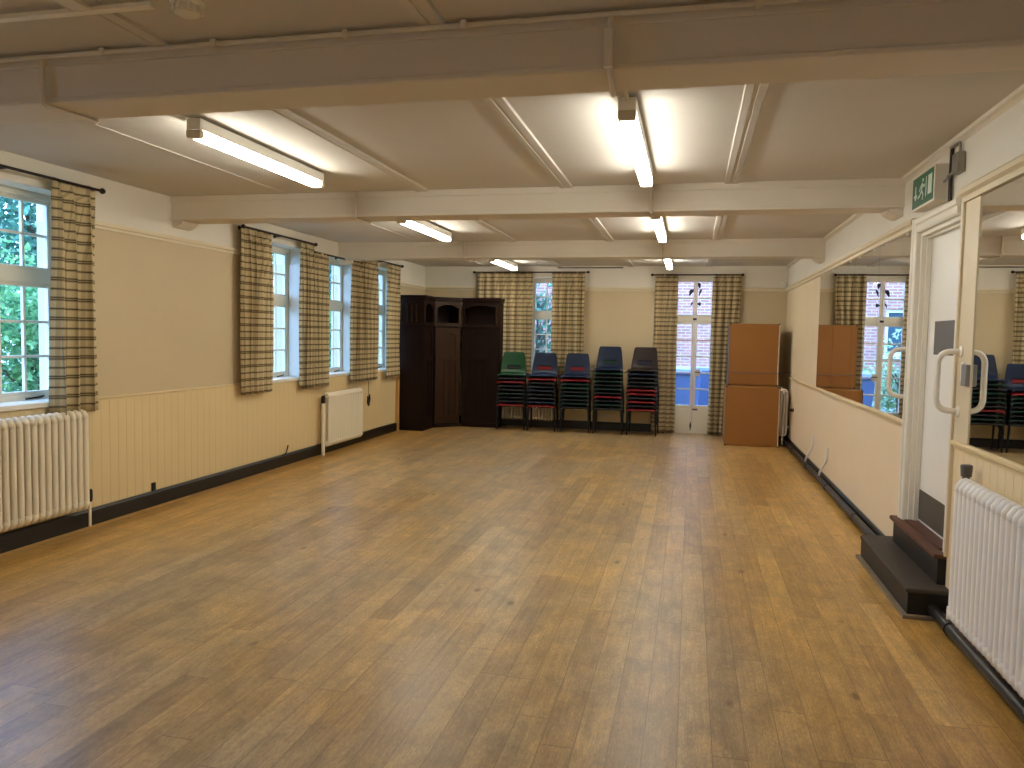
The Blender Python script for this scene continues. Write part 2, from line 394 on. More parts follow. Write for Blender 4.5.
def wall_x(x0, x1, y0, y1, z1, holes):
    """wall slab normal to x with rectangular holes (ya, yb, za, zb)"""
    m = MB(); ys = sorted({y0, y1, *[h[0] for h in holes], *[h[1] for h in holes]})
    for a, b in zip(ys, ys[1:]):
        hs = [h for h in holes if h[0] <= a+1e-6 and h[1] >= b-1e-6]
        if not hs: m.box(x0, a, 0, x1, b, z1)
        else:
            h = hs[0]
            if h[2] > 0: m.box(x0, a, 0, x1, b, h[2])
            m.box(x0, a, h[3], x1, b, z1)
    return m
def wall_y(y0, y1, x0, x1, z1, holes):
    m = MB(); xs = sorted({x0, x1, *[h[0] for h in holes], *[h[1] for h in holes]})
    for a, b in zip(xs, xs[1:]):
        hs = [h for h in holes if h[0] <= a+1e-6 and h[1] >= b-1e-6]
        if not hs: m.box(a, y0, 0, b, y1, z1)
        else:
            h = hs[0]
            if h[2] > 0: m.box(a, y0, 0, b, y1, h[2])
            m.box(a, y0, h[3], b, y1, z1)
    return m

WIN_ADDED = [(-2.9, -1.8), (.75, 1.85)]  # unseen windows added at the near end to let in more daylight
WIN_L = [(4.04, 5.18), (7.72, 8.82), (9.27, 10.37), (10.86, 11.93)]     # side window openings
WZ = (1.03, 2.63)
struct(wall_x(XL-.38, XL, YF, YB+.38, ZC, [(a, b, *WZ) for a, b in WIN_L+WIN_ADDED]).build('wall_left', M['wall_l']),
       'left wall, cream below the picture rail and white above', 'wall')
DOOR_R = (5.0, 5.83, .36, 2.36)
struct(wall_x(XR, XR+.22, YF, YB+.38, ZC, [DOOR_R]).build('wall_right', M['wall_r']), 'right wall with the mirrors and raised side door', 'wall')
BW = (-3.33, -2.23); BD = (-.335, .45)
struct(wall_y(YB, YB+.38, XL, XR, ZC, [(*BW, *WZ), (*BD, 0, 2.64)]).build('wall_back', M['wall_l']), 'far wall behind the chair stacks', 'wall')
struct(wall_y(YF-.2, YF, XL, XR, ZC, []).build('wall_front', M['wall_l']))

# beams ---------------------------------------------------------------
BEAMS = [(-.45, .26), (2.99, .26), (6.31, .27), (9.80, .27)]
beam_words = [None, 'nearest cased white ceiling beam crossing the whole hall', 'second cased white ceiling beam, beyond the near strip lights',
              'third cased white ceiling beam, nearest the far wall']
BZ = 2.614
for i, (y, w) in enumerate(BEAMS):
    m = MB()
    m.box(XL, y, BZ, XR, y+w, ZC)
    m.box(XL, y-.010, BZ, XR, y, BZ+.022)               # bead along the lower edge
    m.box(XL, y-.012, ZC-.055, XR, y, ZC)               # board under the ceiling
    b = m.build('ceiling_beam', M['beam'], bevel=.004); struct(b, beam_words[i], 'beam')
    for s, x in ((1, XL), (-1, XR)):                    # plaster corbels under the beam ends
        if i < 2: continue
        c = MB().prism([(x, BZ), (x+s*.11, BZ), (x+s*.10, BZ-.025), (x+s*.04, BZ-.06), (x, BZ-.065)], 'y', y+.015, y+w-.015)
        struct(c.build('beam_corbel', M['beam'], bevel=.004))
# battens on the ceiling boards
for bay, (ya, yb) in enumerate(((YF, -.45), (-.19, 2.99), (3.25, 6.31), (6.58, 9.80), (10.07, YB))):
    for x in (-3.55, -2.27, -1.03, .27):
        if x < -3: m = MB().prism([(x-.014, ZC), (x-.011, ZC-.005), (x+.011, ZC-.005), (x+.014, ZC)], 'y', ya, yb)
        else: m = MB().prism([(x-.055, ZC), (x-.05, ZC-.014), (x-.012, ZC-.016), (x-.008, ZC-.011), (x+.008, ZC-.011), (x+.012, ZC-.016), (x+.05, ZC-.014), (x+.055, ZC)], 'y', ya, yb)
        struct(m.build('ceiling_batten', M['ceil']))
# small cornice strips along the side walls and a dark strip drawing the shadow gap at the far wall
for k, (x, s) in enumerate(((XR, -1), (XL, 1))):
    for ya, yb in ((-.19, 2.99), (3.25, 6.31), (6.58, 9.80), (10.07, YB)):
        if s > 0: continue
        struct(MB().prism([(x, ZC), (x+s*.035, ZC), (x+s*.03, ZC-.02), (x+s*.012, ZC-.03), (x, ZC-.045)], 'y', ya, yb).build('trim_1', M['beam']))
struct(box(-2.3, YB-.06, ZC-.022, -1.15, YB, ZC).build('trim_2', M['beam'])); struct(box(-2.29, YB-.05, ZC-.036, -1.16, YB, ZC-.0221).build('shadow_gap_strip', M['iron']))

# picture rails, dado ---------------------------------------------------
def rail_x(name, x, s, ya, yb, z, h, d, mat):
    poly = [(x, z-h/2), (x+s*d*.55, z-h/2), (x+s*d*.6, z-h*.15), (x+s*d, z), (x+s*d, z+h*.3), (x+s*d*.7, z+h/2), (x, z+h/2)]
    return struct(MB().prism(poly, 'y', ya, yb).build(name, mat))
def rail_y(name, y, xa, xb, z, h, d, mat):
    poly = [(y, z-h/2), (y-d*.55, z-h/2), (y-d*.6, z-h*.15), (y-d, z), (y-d, z+h*.3), (y-d*.7, z+h/2), (y, z+h/2)]
    return struct(MB().prism(poly, 'x', xa, xb).build(name, mat))
segs = []
edges = [YF] + [v for w in WIN_ADDED+WIN_L for v in w] + [YB]
for a, b in zip(edges[0::2], edges[1::2]):
    if b-a > .3:
        rail_x('trim_3', XL, 1, a if a == YF else a+.02, b-.02, ZR, .06, .028, M['rail'])
        rail_x('trim_4', XL, 1, a if a == YF else a+.0, b, DADO-.012, .034, .022, M['dado'])
rail_y('trim_5', YB, XL, BW[0]-.02, ZR, .06, .028, M['rail'])
rail_y('trim_5', YB, BW[1]+.02, BD[0]-.06, ZR, .06, .028, M['rail'])
rail_y('trim_5', YB, BD[1]+.06, XR, ZR, .06, .028, M['rail'])
rail_y('trim_6', YB, BD[1]+.06, XR, DADO, .034, .022, M['dado'])
rail_y('trim_6', YB, BW[1]+.1, BD[0]-.06, DADO, .034, .022, M['dado'])
rail_x('trim_7', XR, -1, 5.96, YB, ZR+.005, .075, .04, M['rail'])
rail_x('trim_8', XR, -1, 1.0, 4.92, ZR+.01, .085, .06, M['rail'])
rail_x('trim_9', XR, -1, 5.95, YB, DADO-.005, .045, .03, M['dado'])
rail_x('trim_10', XR, -1, 1.0, 4.91, DADO-.005, .05, .036, M['dado'])

# boarding with V grooves ------------------------------------------------
def boarding(name, x, s, ya, yb, z1, mat, pitch=.098, d=.014):
    poly = [(x, ya), (x+s*d, ya)]; y = ya+pitch
    while y < yb-.02:
        poly += [(x+s*d, y-.0022), (x+s*(d-.0022), y), (x+s*d, y+.0022)]; y += pitch
    poly += [(x+s*d, yb), (x, yb)]
    return struct(MB().prism(poly, 'z', .0, z1).build(name, mat))
boarding('trim_11', XL, 1, YF, 12.0, 1.012, M['boards'])
boarding('trim_12', XR, -1, 1.0, 4.91, 1.0, M['boards_r'])

# skirtings --------------------------------------------------------------
def skirt_x(name, x, s, ya, yb, h=.125, d=.026, lab=None):
    return struct(MB().prism([(x, 0), (x+s*d, 0), (x+s*d, h-.02), (x+s*(d-.012), h), (x, h)], 'y', ya, yb).build(name, M['black']), lab, 'skirting board' if lab else None)
skirt_x('baseboard_left', XL+.014, 1, YF, 12.0, .135, .03, 'black gloss skirting along the left wall')
skirt_x('baseboard_right', XR, -1, 6.12, YB, .11, .026, 'black gloss skirting under the long mirror')
skirt_x('baseboard_right', XR-.014, -1, 1.0, 4.78, .10, .024, 'black gloss skirting below the near radiator')
struct(MB().prism([(YB, 0), (YB-.026, 0), (YB-.026, .12), (YB-.014, .14), (YB, .14)], 'x', XL, BD[0]-.05).build('baseboard_back', M['black']))
struct(MB().prism([(YB, 0), (YB-.026, 0), (YB-.026, .12), (YB-.014, .14), (YB, .14)], 'x', BD[1]+.05, XR).build('baseboard_back', M['black']))

# ------------------------------------------------------------------ WINDOWS (white painted casements, 3 rows of panes and a 2-row fanlight)
def window_unit(name, T, w, label):
    """T maps (across, out, z) to world; across 0..w, out 0 = inner face of wall"""
    a0, a1 = T(0, 0, 0), T(w, 0, 0)
    root = empty(name, T(w/2, .2, WZ[0]), label, 'window', None, 'structure')
    z0, z1 = WZ
    def B(m, u0, u1, d0, d1, za, zb):
        p, q = T(u0, d0, za), T(u1, d1, zb); m.box(*p, *q)
    fr = MB(); D0, D1 = .195, .255
    B(fr, 0, w, D0, D1, z0, z0+.05); B(fr, 0, w, D0, D1, z1-.05, z1)
    B(fr, 0, .05, D0, D1, z0+.05, z1-.05); B(fr, w-.05, w, D0, D1, z0+.05, z1-.05)
    zt0, zt1 = 1.935, 2.035                                    # transom
    B(fr, .05, w-.05, D0-.01, D1, zt0, zt1)
    B(fr, w/2-.03, w/2+.03, D0, D1, z0+.05, zt0); B(fr, w/2-.03, w/2+.03, D0, D1, zt1, z1-.05)
    fr.build('frame', M['trim'], root, bevel=.004)
    for s0, s1 in ((.05, w/2-.03), (w/2+.03, w-.05)):
        for za, zb, rows in ((z0+.05, zt0, 3), (zt1, z1-.05, 2)):
            c = MB(); st = .028
            B(c, s0, s1, .205, .245, za, za+st); B(c, s0, s1, .205, .245, zb-st, zb)
            B(c, s0, s0+st, .205, .245, za+st, zb-st); B(c, s1-st, s1, .205, .245, za+st, zb-st)
            mid = (s0+s1)/2
            B(c, mid-.010, mid+.010, .212, .24, za+st, zb-st)
            hh = (zb-za-2*st)/rows
            for r in range(1, rows):
                zz = za+st+hh*r
                B(c, s0+st, mid-.010, .212, .24, zz-.010, zz+.010); B(c, mid+.010, s1-st, .212, .24, zz-.010, zz+.010)
            o = c.build('casement', M['trim'], root, bevel=.003)
            g = MB(); B(g, s0+st*.6, s1-st*.6, .226, .229, za+st*.6, zb-st*.6)
            g.build('glass', M['glass'], o)
    si = MB(); B(si, -.03, w+.03, -.035, 0, z0-.03, z0+.008); B(si, 0, w, 0, .195, z0-.03, z0+.012)
    si.build('sill', M['trim'], root, bevel=.005)
    st = MB(); p = T(w*.78, .18, z0+.03); st.tube([T(w*.70, .17, z0+.022), T(w*.78, .16, z0+.03), T(w*.86, .185, z0+.035)], .007, 8)
    st.build('stay', M['iron'], root)
    lin = MB(); B(lin, w-.022, w-.001, .02, .19, z0+.014, 2.44)
    lin.build('reveal_board', M['trim'], root, bevel=.003)
    return root
wl = ['white multi-pane window above the nearest left radiator', 'white multi-pane window, first of the three close together on left wall',
      'white multi-pane window above the far left radiator', 'white multi-pane window on left wall nearest the dark cupboards']
for i, (a, b) in enumerate(WIN_L):
    window_unit('window_%d' % (i+1), lambda u, d, z, a=a: (XL-d, a+u, z), b-a, wl[i])
for i, (a, b) in enumerate(WIN_ADDED):
    window_unit('window_%d' % (i+6), lambda u, d, z, a=a: (XL-d, a+u, z), b-a, None)
window_unit('window_5', lambda u, d, z: (BW[0]+u, YB+d, z), BW[1]-BW[0], 'white multi-pane window in far wall behind the green and blue chairs')

# ------------------------------------------------------------------ garden doors in the far wall
d1 = empty('door_1', ((BD[0]+BD[1])/2, YB+.08, 0), 'narrow white glazed garden doors in the far wall', 'door', None, 'structure')
ya, yb = YB+.035, YB+.09
fr = MB(); fr.box(BD[0], ya-.01, 0, BD[0]+.035, yb+.02, 2.64).box(BD[1]-.035, ya-.01, 0, BD[1], yb+.02, 2.64).box(BD[0]+.035, ya-.01, 2.60, BD[1]-.035, yb+.02, 2.64)
fr.box(BD[0]+.035, ya-.01, 1.905, BD[1]-.035, yb+.02, 1.985).box(BD[0]+.035, ya-.01, 0, BD[1]-.035, yb+.02, .02)
fr.build('frame', M['trim'], d1, bevel=.004)
arch = MB().box(BD[0]-.06, YB-.02, 0, BD[0]+.004, YB+.02, 2.70).box(BD[1]-.004, YB-.02, 0, BD[1]+.06, YB+.02, 2.70).box(BD[0]+.004, YB-.02, 2.636, BD[1]-.004, YB+.02, 2.70)
arch.build('architrave', M['trim'], d1, bevel=.005)
mid = .06
def glazed(x0, x1, za, zb, rows, st, bot, nm):
    c = MB(); c.box(x0, ya, za, x0+st, yb, zb).box(x1-st, ya, za, x1, yb, zb).box(x0+st, ya, zb-st, x1-st, yb, zb).box(x0+st, ya, za, x1-st, yb, za+(bot or st))
    g0 = za+(bot or st); hh = (zb-st-g0)/rows
    for r in range(1, rows): c.box(x0+st, ya+.012, g0+hh*r-.012, x1-st, yb-.01, g0+hh*r+.012)
    if bot: c.box(x0+.055, ya-.006, za+.09, x1-.055, ya, za+bot-.06)
    o = c.build(nm, M['trim'], d1, bevel=.003)
    box(x0+st*.6, ya+.028, g0-.01, x1-st*.6, ya+.032, zb-st*.6).build('glass', M['glass'], o)
    return o
l1 = glazed(BD[0]+.036, mid-.002, .022, 1.903, 5, .042, .46, 'door_leaf')
l2 = glazed(mid+.002, BD[1]-.036, .022, 1.903, 5, .042, .46, 'door_leaf')
glazed(BD[0]+.036, mid-.002, 1.987, 2.598, 2, .03, 0, 'fanlight'); glazed(mid+.002, BD[1]-.036, 1.987, 2.598, 2, .03, 0, 'fanlight')
MB().box(mid+.012, ya-.018, .98, mid+.11, ya-.001, 1.10).build('lock_case', M['trim'], l2, bevel=.004)
MB().tube(fillet_path([(mid+.035, ya-.015, 1.05), (mid+.035, ya-.05, 1.05), (mid+.13, ya-.05, 1.05)], .012), .008).build('lever_handle', M['iron'], l2, smooth='auto')
MB().box(mid+.005, ya-.012, .40, mid+.09, ya-.001, .425).tube([(mid+.02, ya-.014, .412), (mid+.08, ya-.014, .412)], .007).build('bolt', M['iron'], l2)
MB().tube([(mid-.018, ya-.01, .06), (mid-.018, ya-.01, .2)], .007).box(mid-.032, ya-.008, .1, mid-.006, ya-.001, .17).build('bolt', M['iron'], l1)
MB().box(mid-.03, ya-.02, 1.925, mid+.03, ya-.01, 1.96).build('catch', M['iron'], d1)

# dark cut-out shapes stuck on the fanlight panes
def sticker(x, z, w, h, tilt, lab):
    n = 16; poly = []
    for k in range(n):
        t = 2*PI*k/n; r = 1+.22*math.sin(3*t+tilt); px, pz = w*r*math.cos(t), h*r*math.sin(t)
        poly.append((x+px*math.cos(tilt)-pz*math.sin(tilt), z+px*math.sin(tilt)+pz*math.cos(tilt)))
    tag(MB().prism(poly, 'y', ya+.0245, ya+.0278).build('window_sticker', M['rub']), lab, 'sticker', 'dark stickers on the garden door fanlight')
sticker(mid+.055, 2.515, .028, .045, .3, 'dark rounded sticker at the top of the garden door fanlight')
sticker(mid-.075, 2.40, .03, .06, -.5, 'slanted dark sticker left of the fanlight bar, upper row')
sticker(mid+.075, 2.40, .017, .06, -.3, 'thin dark sticker right of the fanlight bar, upper row')
sticker(mid+.065, 2.20, .03, .03, .8, 'small round dark sticker right of the bar, lower fanlight row')
sticker(mid-.06, 2.20, .014, .04, -.4, 'thin dark sticker left of the bar, lower fanlight row')

# ------------------------------------------------------------------ raised side door
d2 = empty('door_2', (XR, 5.45, .36), 'white side door up two dark steps', 'door', None, 'structure')
y0, y1, z0, z1 = DOOR_R
cx = XR-.04
def casing_profile(y, s):   # outline in (x, y)
    return [(XR+.005, y), (XR+.005, y+s*.10), (cx+.012, y+s*.10), (cx, y+s*.09), (cx, y+s*.06), (cx+.008, y+s*.05), (cx+.008, y+s*.012), (cx+.014, y)]
m = MB(); m.prism([(XR+.005, y0), (XR+.005, y0-.085), (XR-.016, y0-.085), (XR-.02, y0-.07), (XR-.012, y0)], 'z', z0, z1+.10); m.prism(casing_profile(y1, 1), 'z', z0, z1+.10)
m.build('architrave', M['trim'], d2)
m = MB().prism([(XR+.005, z1), (cx+.014, z1), (cx+.008, z1+.012), (cx+.008, z1+.05), (cx, z1+.06), (cx, z1+.09), (cx+.012, z1+.10), (XR+.005, z1+.10)], 'y', y0+.001, y1-.001)
m.build('head_architrave', M['trim'], d2)
m = MB().box(XR, y0, z0, XR+.2, y0+.028, z1).box(XR, y1-.028, z0, XR+.2, y1, z1).box(XR, y0+.028, z1-.028, XR+.2, y1-.028, z1)
m.box(XR+.075, y0+.028, z0, XR+.10, y0+.045, z1-.028).box(XR+.03, y1-.045, z0, XR+.06, y1-.028, z1-.028).box(XR+.03, y0+.045, z1-.045, XR+.06, y1-.045, z1-.028)
m.build('door_lining', M['trim'], d2, bevel=.003)
leaf = box(XR+.062, y0+.03, z0+.012, XR+.105, y1-.03, z1-.03).build('door_leaf', M['wht'], d2, bevel=.003)
lx = XR+.062
box(lx-.004, y0+.05, z0+.03, lx-.0002, y1-.05, z0+.235).build('kick_plate', M['dkgrey'], leaf, bevel=.001)['label'] = 'dark metal kick plate'
box(lx-.004, y0+.05, 1.53, lx-.0002, y1-.20, 1.75).build('push_plate', M['grey'], leaf, bevel=.001)['label'] = 'grey metal push plate'
box(XR-.02, y0+.03, z0-.01, XR+.19, y1-.03, z0+.012).build('threshold', M['nosing'], d2)

# wall strip between the door and the near mirror
strip = struct(box(XR-.022, 4.66, DADO+.02, XR, 4.884, ZR-.035).build('trim_13', M['rail'], bevel=.003), 'cream board beside the door carrying a pull handle', 'wall strip')
struct(MB().prism([(XR, 4.885), (XR-.034, 4.885), (XR-.036, 4.898), (XR-.024, 4.912), (XR, 4.912)], 'z', .36, ZR-.02).build('trim_14', M['rail']))

# pull handles
def grab(y, x, z0_, z1_, label, reach=.115):
    t = empty('grab_handle', (x, y, (z0_+z1_)/2), label, 'handle')
    MB().tube(fillet_path([(x, y, z0_), (x-reach, y+.01, z0_), (x-reach, y+.01, z1_), (x, y, z1_)], .075, 8), .0165, 12).build('bar', M['hand'], t, smooth='auto')
    for z in (z0_, z1_):
        MB().lathe((x, y, z), [(.034, 0), (.034, -.006), (.024, -.012)], 18, 'x').build('mounting_plate', M['hand'], t, smooth='auto')
    return t
grab(4.83, XR-.022, 1.22, 1.56, 'white D-shaped grab handle on the board near the small lock')
grab(6.01, XR, 1.22, 1.56, 'white D-shaped grab handle on the mirror side of the door')
lk = empty('door_latch', (XR-.022, 4.71, 1.43), 'grey metal latch keep with white holder beside the grab handle', 'latch')
box(XR-.045, 4.668, 1.37, XR-.0222, 4.745, 1.49).build('keep', M['steel'], lk, bevel=.004)
box(XR-.032, 4.75, 1.39, XR-.0222, 4.80, 1.50).build('holder', M['wht'], lk, bevel=.003)

# ------------------------------------------------------------------ steps
st = empty('door_step', (1.4, 5.45, 0), 'dark two-tier wooden step below the raised side door', 'steps')
MB().box(1.285, 4.82, .0, XR-.002, 6.08, .15).build('lower_riser', M['stepblk'], st, bevel=.003)
MB().prism([(1.27, 4.805), (XR-.002, 4.805), (XR-.002, 6.095), (1.31, 6.095), (1.27, 6.05)], 'z', .15, .178).build('lower_tread', M['step'], st, bevel=.008)
MB().box(1.255, 4.79, 0, 1.285, 6.1, .022).box(1.285, 4.79, 0, XR-.03, 4.82, .022).build('plinth', M['plinth'], st, bevel=.002)
MB().box(XR-.055, 4.93, .178, XR-.002, 5.95, .335).build('upper_riser', M['stepblk'], st, bevel=.003)
MB().box(XR-.082, 4.915, .335, XR-.002, 5.965, .362).build('upper_tread', M['nosing'], st, bevel=.008)

# ------------------------------------------------------------------ mirrors
for k, (a, b, lab) in enumerate(((5.965, 6.985, 'wall mirror panel nearest the side door'), (6.99, 7.985, 'wall mirror panel, second from the side door'),
                                 (7.99, 8.985, 'wall mirror panel, third from the side door'), (8.99, 10.0, 'wall mirror panel farthest from the side door'))):
    t = empty('wall_mirror', (XR, (a+b)/2, DADO+.02), lab, 'mirror', 'mirror panels along the right wall')
    box(XR-.006, a, DADO+.018, XR-.001, b, ZR-.032).build('mirror_glass', M['mirror'], t)
    for yy in (a+.2, b-.2):
        box(XR-.010, yy-.02, ZR-.052, XR-.0062, yy+.02, ZR-.034).build('clip', M['wht'], t)
t = empty('wall_mirror', (XR, 3.7, DADO+.02), 'wall mirror above the nearest right-hand radiator', 'mirror')
box(XR-.016, 1.2, DADO+.022, XR-.003, 4.659, ZR-.036).build('mirror_glass', M['mirror'], t)

# ------------------------------------------------------------------ exit sign, wiring
sg = empty('exit_sign', (XR, 5.52, 2.5), 'green running-man exit sign box over the side door', 'exit sign')
SX = XR-.085
box(SX, 5.28, 2.488, XR-.002, 5.76, 2.712).build('sign_box', M['signbox'], sg, bevel=.004)
fc = box(SX-.004, 5.296, 2.502, SX-.0002, 5.744, 2.698).build('sign_face', M['sign'], sg)
px = SX-.0055
def flat(polys, mat, name, parent):
    m = MB()
    for p in polys: m.prism(p, 'x', px, SX-.0042)
    return m.build(name, mat, parent)
Y = lambda u: 5.744-u*.448       # u = 0 at the far end (left in view)
Z = lambda v: 2.502+v*.196
def q(u0, v0, u1, v1): return [(Y(u0), Z(v0)), (Y(u1), Z(v0)), (Y(u1), Z(v1)), (Y(u0), Z(v1))]
def limb(a, b, w):
    A, B = Vector((Y(a[0]), Z(a[1]))), Vector((Y(b[0]), Z(b[1]))); d = (B-A).normalized(); n = Vector((-d.y, d.x))*w
    return [tuple(A+n), tuple(A-n), tuple(B-n), tuple(B+n)]
flat([q(.78, .22, .95, .84)], M['signw'], 'door_symbol', fc)
head = [(Y(.52)+.012*math.cos(k*PI/6), Z(.80)+.012*math.sin(k*PI/6)) for k in range(12)]
flat([head, limb((.50, .70), (.46, .44), .011), limb((.50, .68), (.58, .56), .006), limb((.58, .56), (.63, .62), .006), limb((.48, .68), (.40, .58), .006), limb((.40, .58), (.36, .48), .006),
      limb((.47, .46), (.55, .32), .007), limb((.55, .32), (.52, .16), .007), limb((.46, .46), (.38, .32), .007), limb((.38, .32), (.29, .28), .007), q(.67, .2, .70, .84)], M['signw'], 'running_man', fc)
flat([limb((.17, .72), (.17, .38), .008), [(Y(.08), Z(.42)), (Y(.17), Z(.22)), (Y(.26), Z(.42))]], M['signw'], 'arrow', fc)
jb = empty('junction_box', (XR, 5.02, 2.66), 'grey metal junction box on the wall beside the exit sign', 'junction box')
box(XR-.05, 4.99, 2.60, XR-.002, 5.09, 2.72).build('box', M['clipm'], jb, bevel=.008)
MB().tube(fillet_path([(XR-.02, 5.05, 2.72), (XR-.02, 5.05, 2.785), (XR-.02, 5.22, 2.79)], .02), .008).build('conduit', M['clipm'], jb, smooth='auto')
MB().tube([(XR-.03, 5.09, 2.63), (XR-.03, 5.279, 2.60)], .008).lathe((XR-.03, 5.19, 2.613), [(.012, -.01), (.014, 0), (.012, .01)], 10, 'y').build('cable_gland', M['steel'], jb, smooth='auto')
MB().tube(fillet_path([(XR-.012, 5.22, 2.79), (XR-.012, 5.225, 2.6), (XR-.012, 5.215, 2.47)], .03), .011).tube(fillet_path([(XR-.02, 5.20, 2.72), (XR-.02, 5.195, 2.6), (XR-.014, 5.19, 2.47)], .03), .008).build('cable', M['iron'], jb, smooth='auto')
MB().tube([(XR-.006, 5.05, ZC-.045), (XR-.006, 5.05, 2.72)], .005).build('cable', M['wht'], jb)

# ------------------------------------------------------------------ RADIATORS
def radiator(loc, s, n, pitch, z0_, z1_, label, mat, cols=2, depth=.11, axis='y', valve=None, group=None, rr=None):
    """column radiator; loc = wall point at its first section, s = direction into the room, sections step along +axis"""
    t = empty('radiator', (loc[0], loc[1], 0), label, 'radiator', group)
    def W(a, d, z): return (loc[0]+s*d, loc[1]+a, z) if axis == 'y' else (loc[0]+a, loc[1]+s*d, z)
    m = MB(); r = rr or pitch*.36; d0 = .045
    for i in range(n):
        a = pitch*(i+.5)
        for c in range(cols):
            d = d0+r+(depth-2*r)*c/max(1, cols-1)
            m.tube([W(a, d, z0_+.07), W(a, d, z0_+.075), W(a, d, z1_-.05)], r, 8, False)
        # rounded head and foot of every section
        for zz, sg_ in ((z1_-.05, 1), (z0_+.07, -1)):
            pts = [W(a, d0+r, zz-sg_*.01), W(a, d0+r+.002, zz+sg_*.02), W(a, d0+r+.018, zz+sg_*.042), W(a, d0+depth/2, zz+sg_*.046), W(a, d0+depth-r-.018, zz+sg_*.042), W(a, d0+depth-r-.002, zz+sg_*.02), W(a, d0+depth-r, zz-sg_*.01)]
            m.tube(pts, [r, r*1.08, r*1.15, r*1.15, r*1.15, r*1.08, r], 8)
    for zz in (z0_+.05, z1_-.05): m.tube([W(pitch*.2, d0+depth/2, zz), W(pitch*(n-.2), d0+depth/2, zz)], .026, 10)
    m.build('column_bank', mat, t, smooth=True)
    # wall bracket, air vent, valve
    for a in (pitch*2.5, pitch*(n-2.5)):
        p, q_ = W(a-.012, 0, z0_+.13), W(a+.012, .06, z0_+.16); box(*p, *q_).build('bracket', mat, t)
    v = MB(); a = pitch*(n*.36); v.lathe(W(a, d0+depth, z1_-.17), [(.012, -.01), (.012, .012), (.008, .02)], 10, 'x' if axis == 'y' else 'y'); v.build('air_vent', M['wht'], t)
    if valve:
        a = pitch*n+.04 if valve[0] > 0 else -.04
        zb = z0_+.05
        pm = MB(); pm.tube([W(a, d0+depth/2, 0.02), W(a, d0+depth/2, zb)], .011).tube([W(a-.005, d0+depth/2, zb), W(a+(-.06 if valve[0] > 0 else .06), d0+depth/2, zb)], .014)
        pm.build('pipe', mat, t, smooth='auto')
        vm = MB().lathe(W(a, d0+depth/2, zb), [(.016, 0), (.020, .015), (.022, .03), (.022, .085), (.017, .10)], 14); vm.build('valve', valve[1], t, smooth='auto')
    return t
radiator((XL+.014, 3.65, 0), 1, 24, .0605, .17, .945, 'cream column radiator under the nearest left window', M['rad_c'], valve=(1, M['rub']))
t = radiator((XL+.014, 9.21, 0), 1, 19, .057, .10, .80, 'white column radiator under the third left window', M['rad_c'])
MB().tube([(XL+.11, 9.15, .0), (XL+.11, 9.15, .68)], .024, 10).tube([(XL+.11, 9.15, .14), (XL+.11, 9.23, .14)], .014).build('riser_pipe', M['rad_c'], t, smooth='auto')
MB().lathe((XL+.11, 9.15, .68), [(.02, 0), (.027, .02), (.027, .08), (.02, .10)], 14).build('valve', M['rub'], t, smooth='auto')
t = radiator((XR-.014, 2.70, 0), -1, 28, .061, .13, .89, 'white column radiator under the mirror right of the door', M['rad'], depth=.10)
MB().lathe((XR-.075, 4.48, .90), [(.018, -.03), (.018, 0), (.026, .002), (.028, .03), (.030, .06), (.024, .064)], 16).build('valve_head', M['grey'], t, smooth='auto')
MB().tube(fillet_path([(XR-.075, 4.48, .87), (XR-.075, 4.54, .86), (XR-.04, 4.57, .82), (XR-.04, 4.57, .1)], .02), .009).build('pipe', M['boards_r'], t, smooth='auto')
MB().tube([(XR-.10, 4.55, .04), (XR-.10, 4.55, .17)], .012).build('tail_pipe', M['rad'], t, smooth='auto')
radiator((XR, 12.28, 0), -1, 14, .055, .14, .86, 'white column radiator in the far right corner behind the boards', M['rad'], cols=4, depth=.15, valve=(-1, M['rad']), rr=.0135)
radiator((-3.24, YB, 0), -1, 17, .055, .12, .72, 'cream radiator behind the green and blue chair stacks', M['rad_c'], axis='x', depth=.09)

# heating pipe along the right skirting
hp = empty('heating_pipe', (XR-.07, 6.1, .06), 'black heating pipe along the right skirting beyond the steps', 'pipe')
MB().tube([(XR-.062, 6.1, .062), (XR-.062, 13.1, .062)], .03, 12).build('pipe_run', M['pipeblk'], hp, smooth='auto')
for yy in (7.2, 8.6, 10.0, 11.4): MB().tube([(XR-.062, yy, .062), (XR-.062, yy+.07, .062)], .036, 12).build('collar', M['pipeblk'], hp, smooth='auto')
hp = empty('heating_pipe', (XR-.1, 4.8, .06), 'black heating pipe below the nearest right radiator', 'pipe')
MB().tube([(XR-.10, 1.2, .062), (XR-.10, 4.86, .062)], .034, 12).build('pipe_run', M['pipeblk'], hp, smooth='auto')
MB().tube([(XR-.10, 4.5, .062), (XR-.10, 4.58, .062)], .04, 12).build('collar', M['pipeblk'], hp, smooth='auto')
for y, lab in ((8.95, 'white bent pipe rising from the skirting, nearer the door'), (10.0, 'white bent pipe rising from the skirting, nearer the far corner')):
    o = MB().tube(fillet_path([(XR-.02, y, .44), (XR-.02, y, .30), (XR-.062, y+.20, .12), (XR-.062, y+.22, .075)], .04), .0125, 10).build('branch_pipe', M['rad'], smooth='auto')
    tag(o, lab, 'pipe', 'white branch pipes on the right wall')

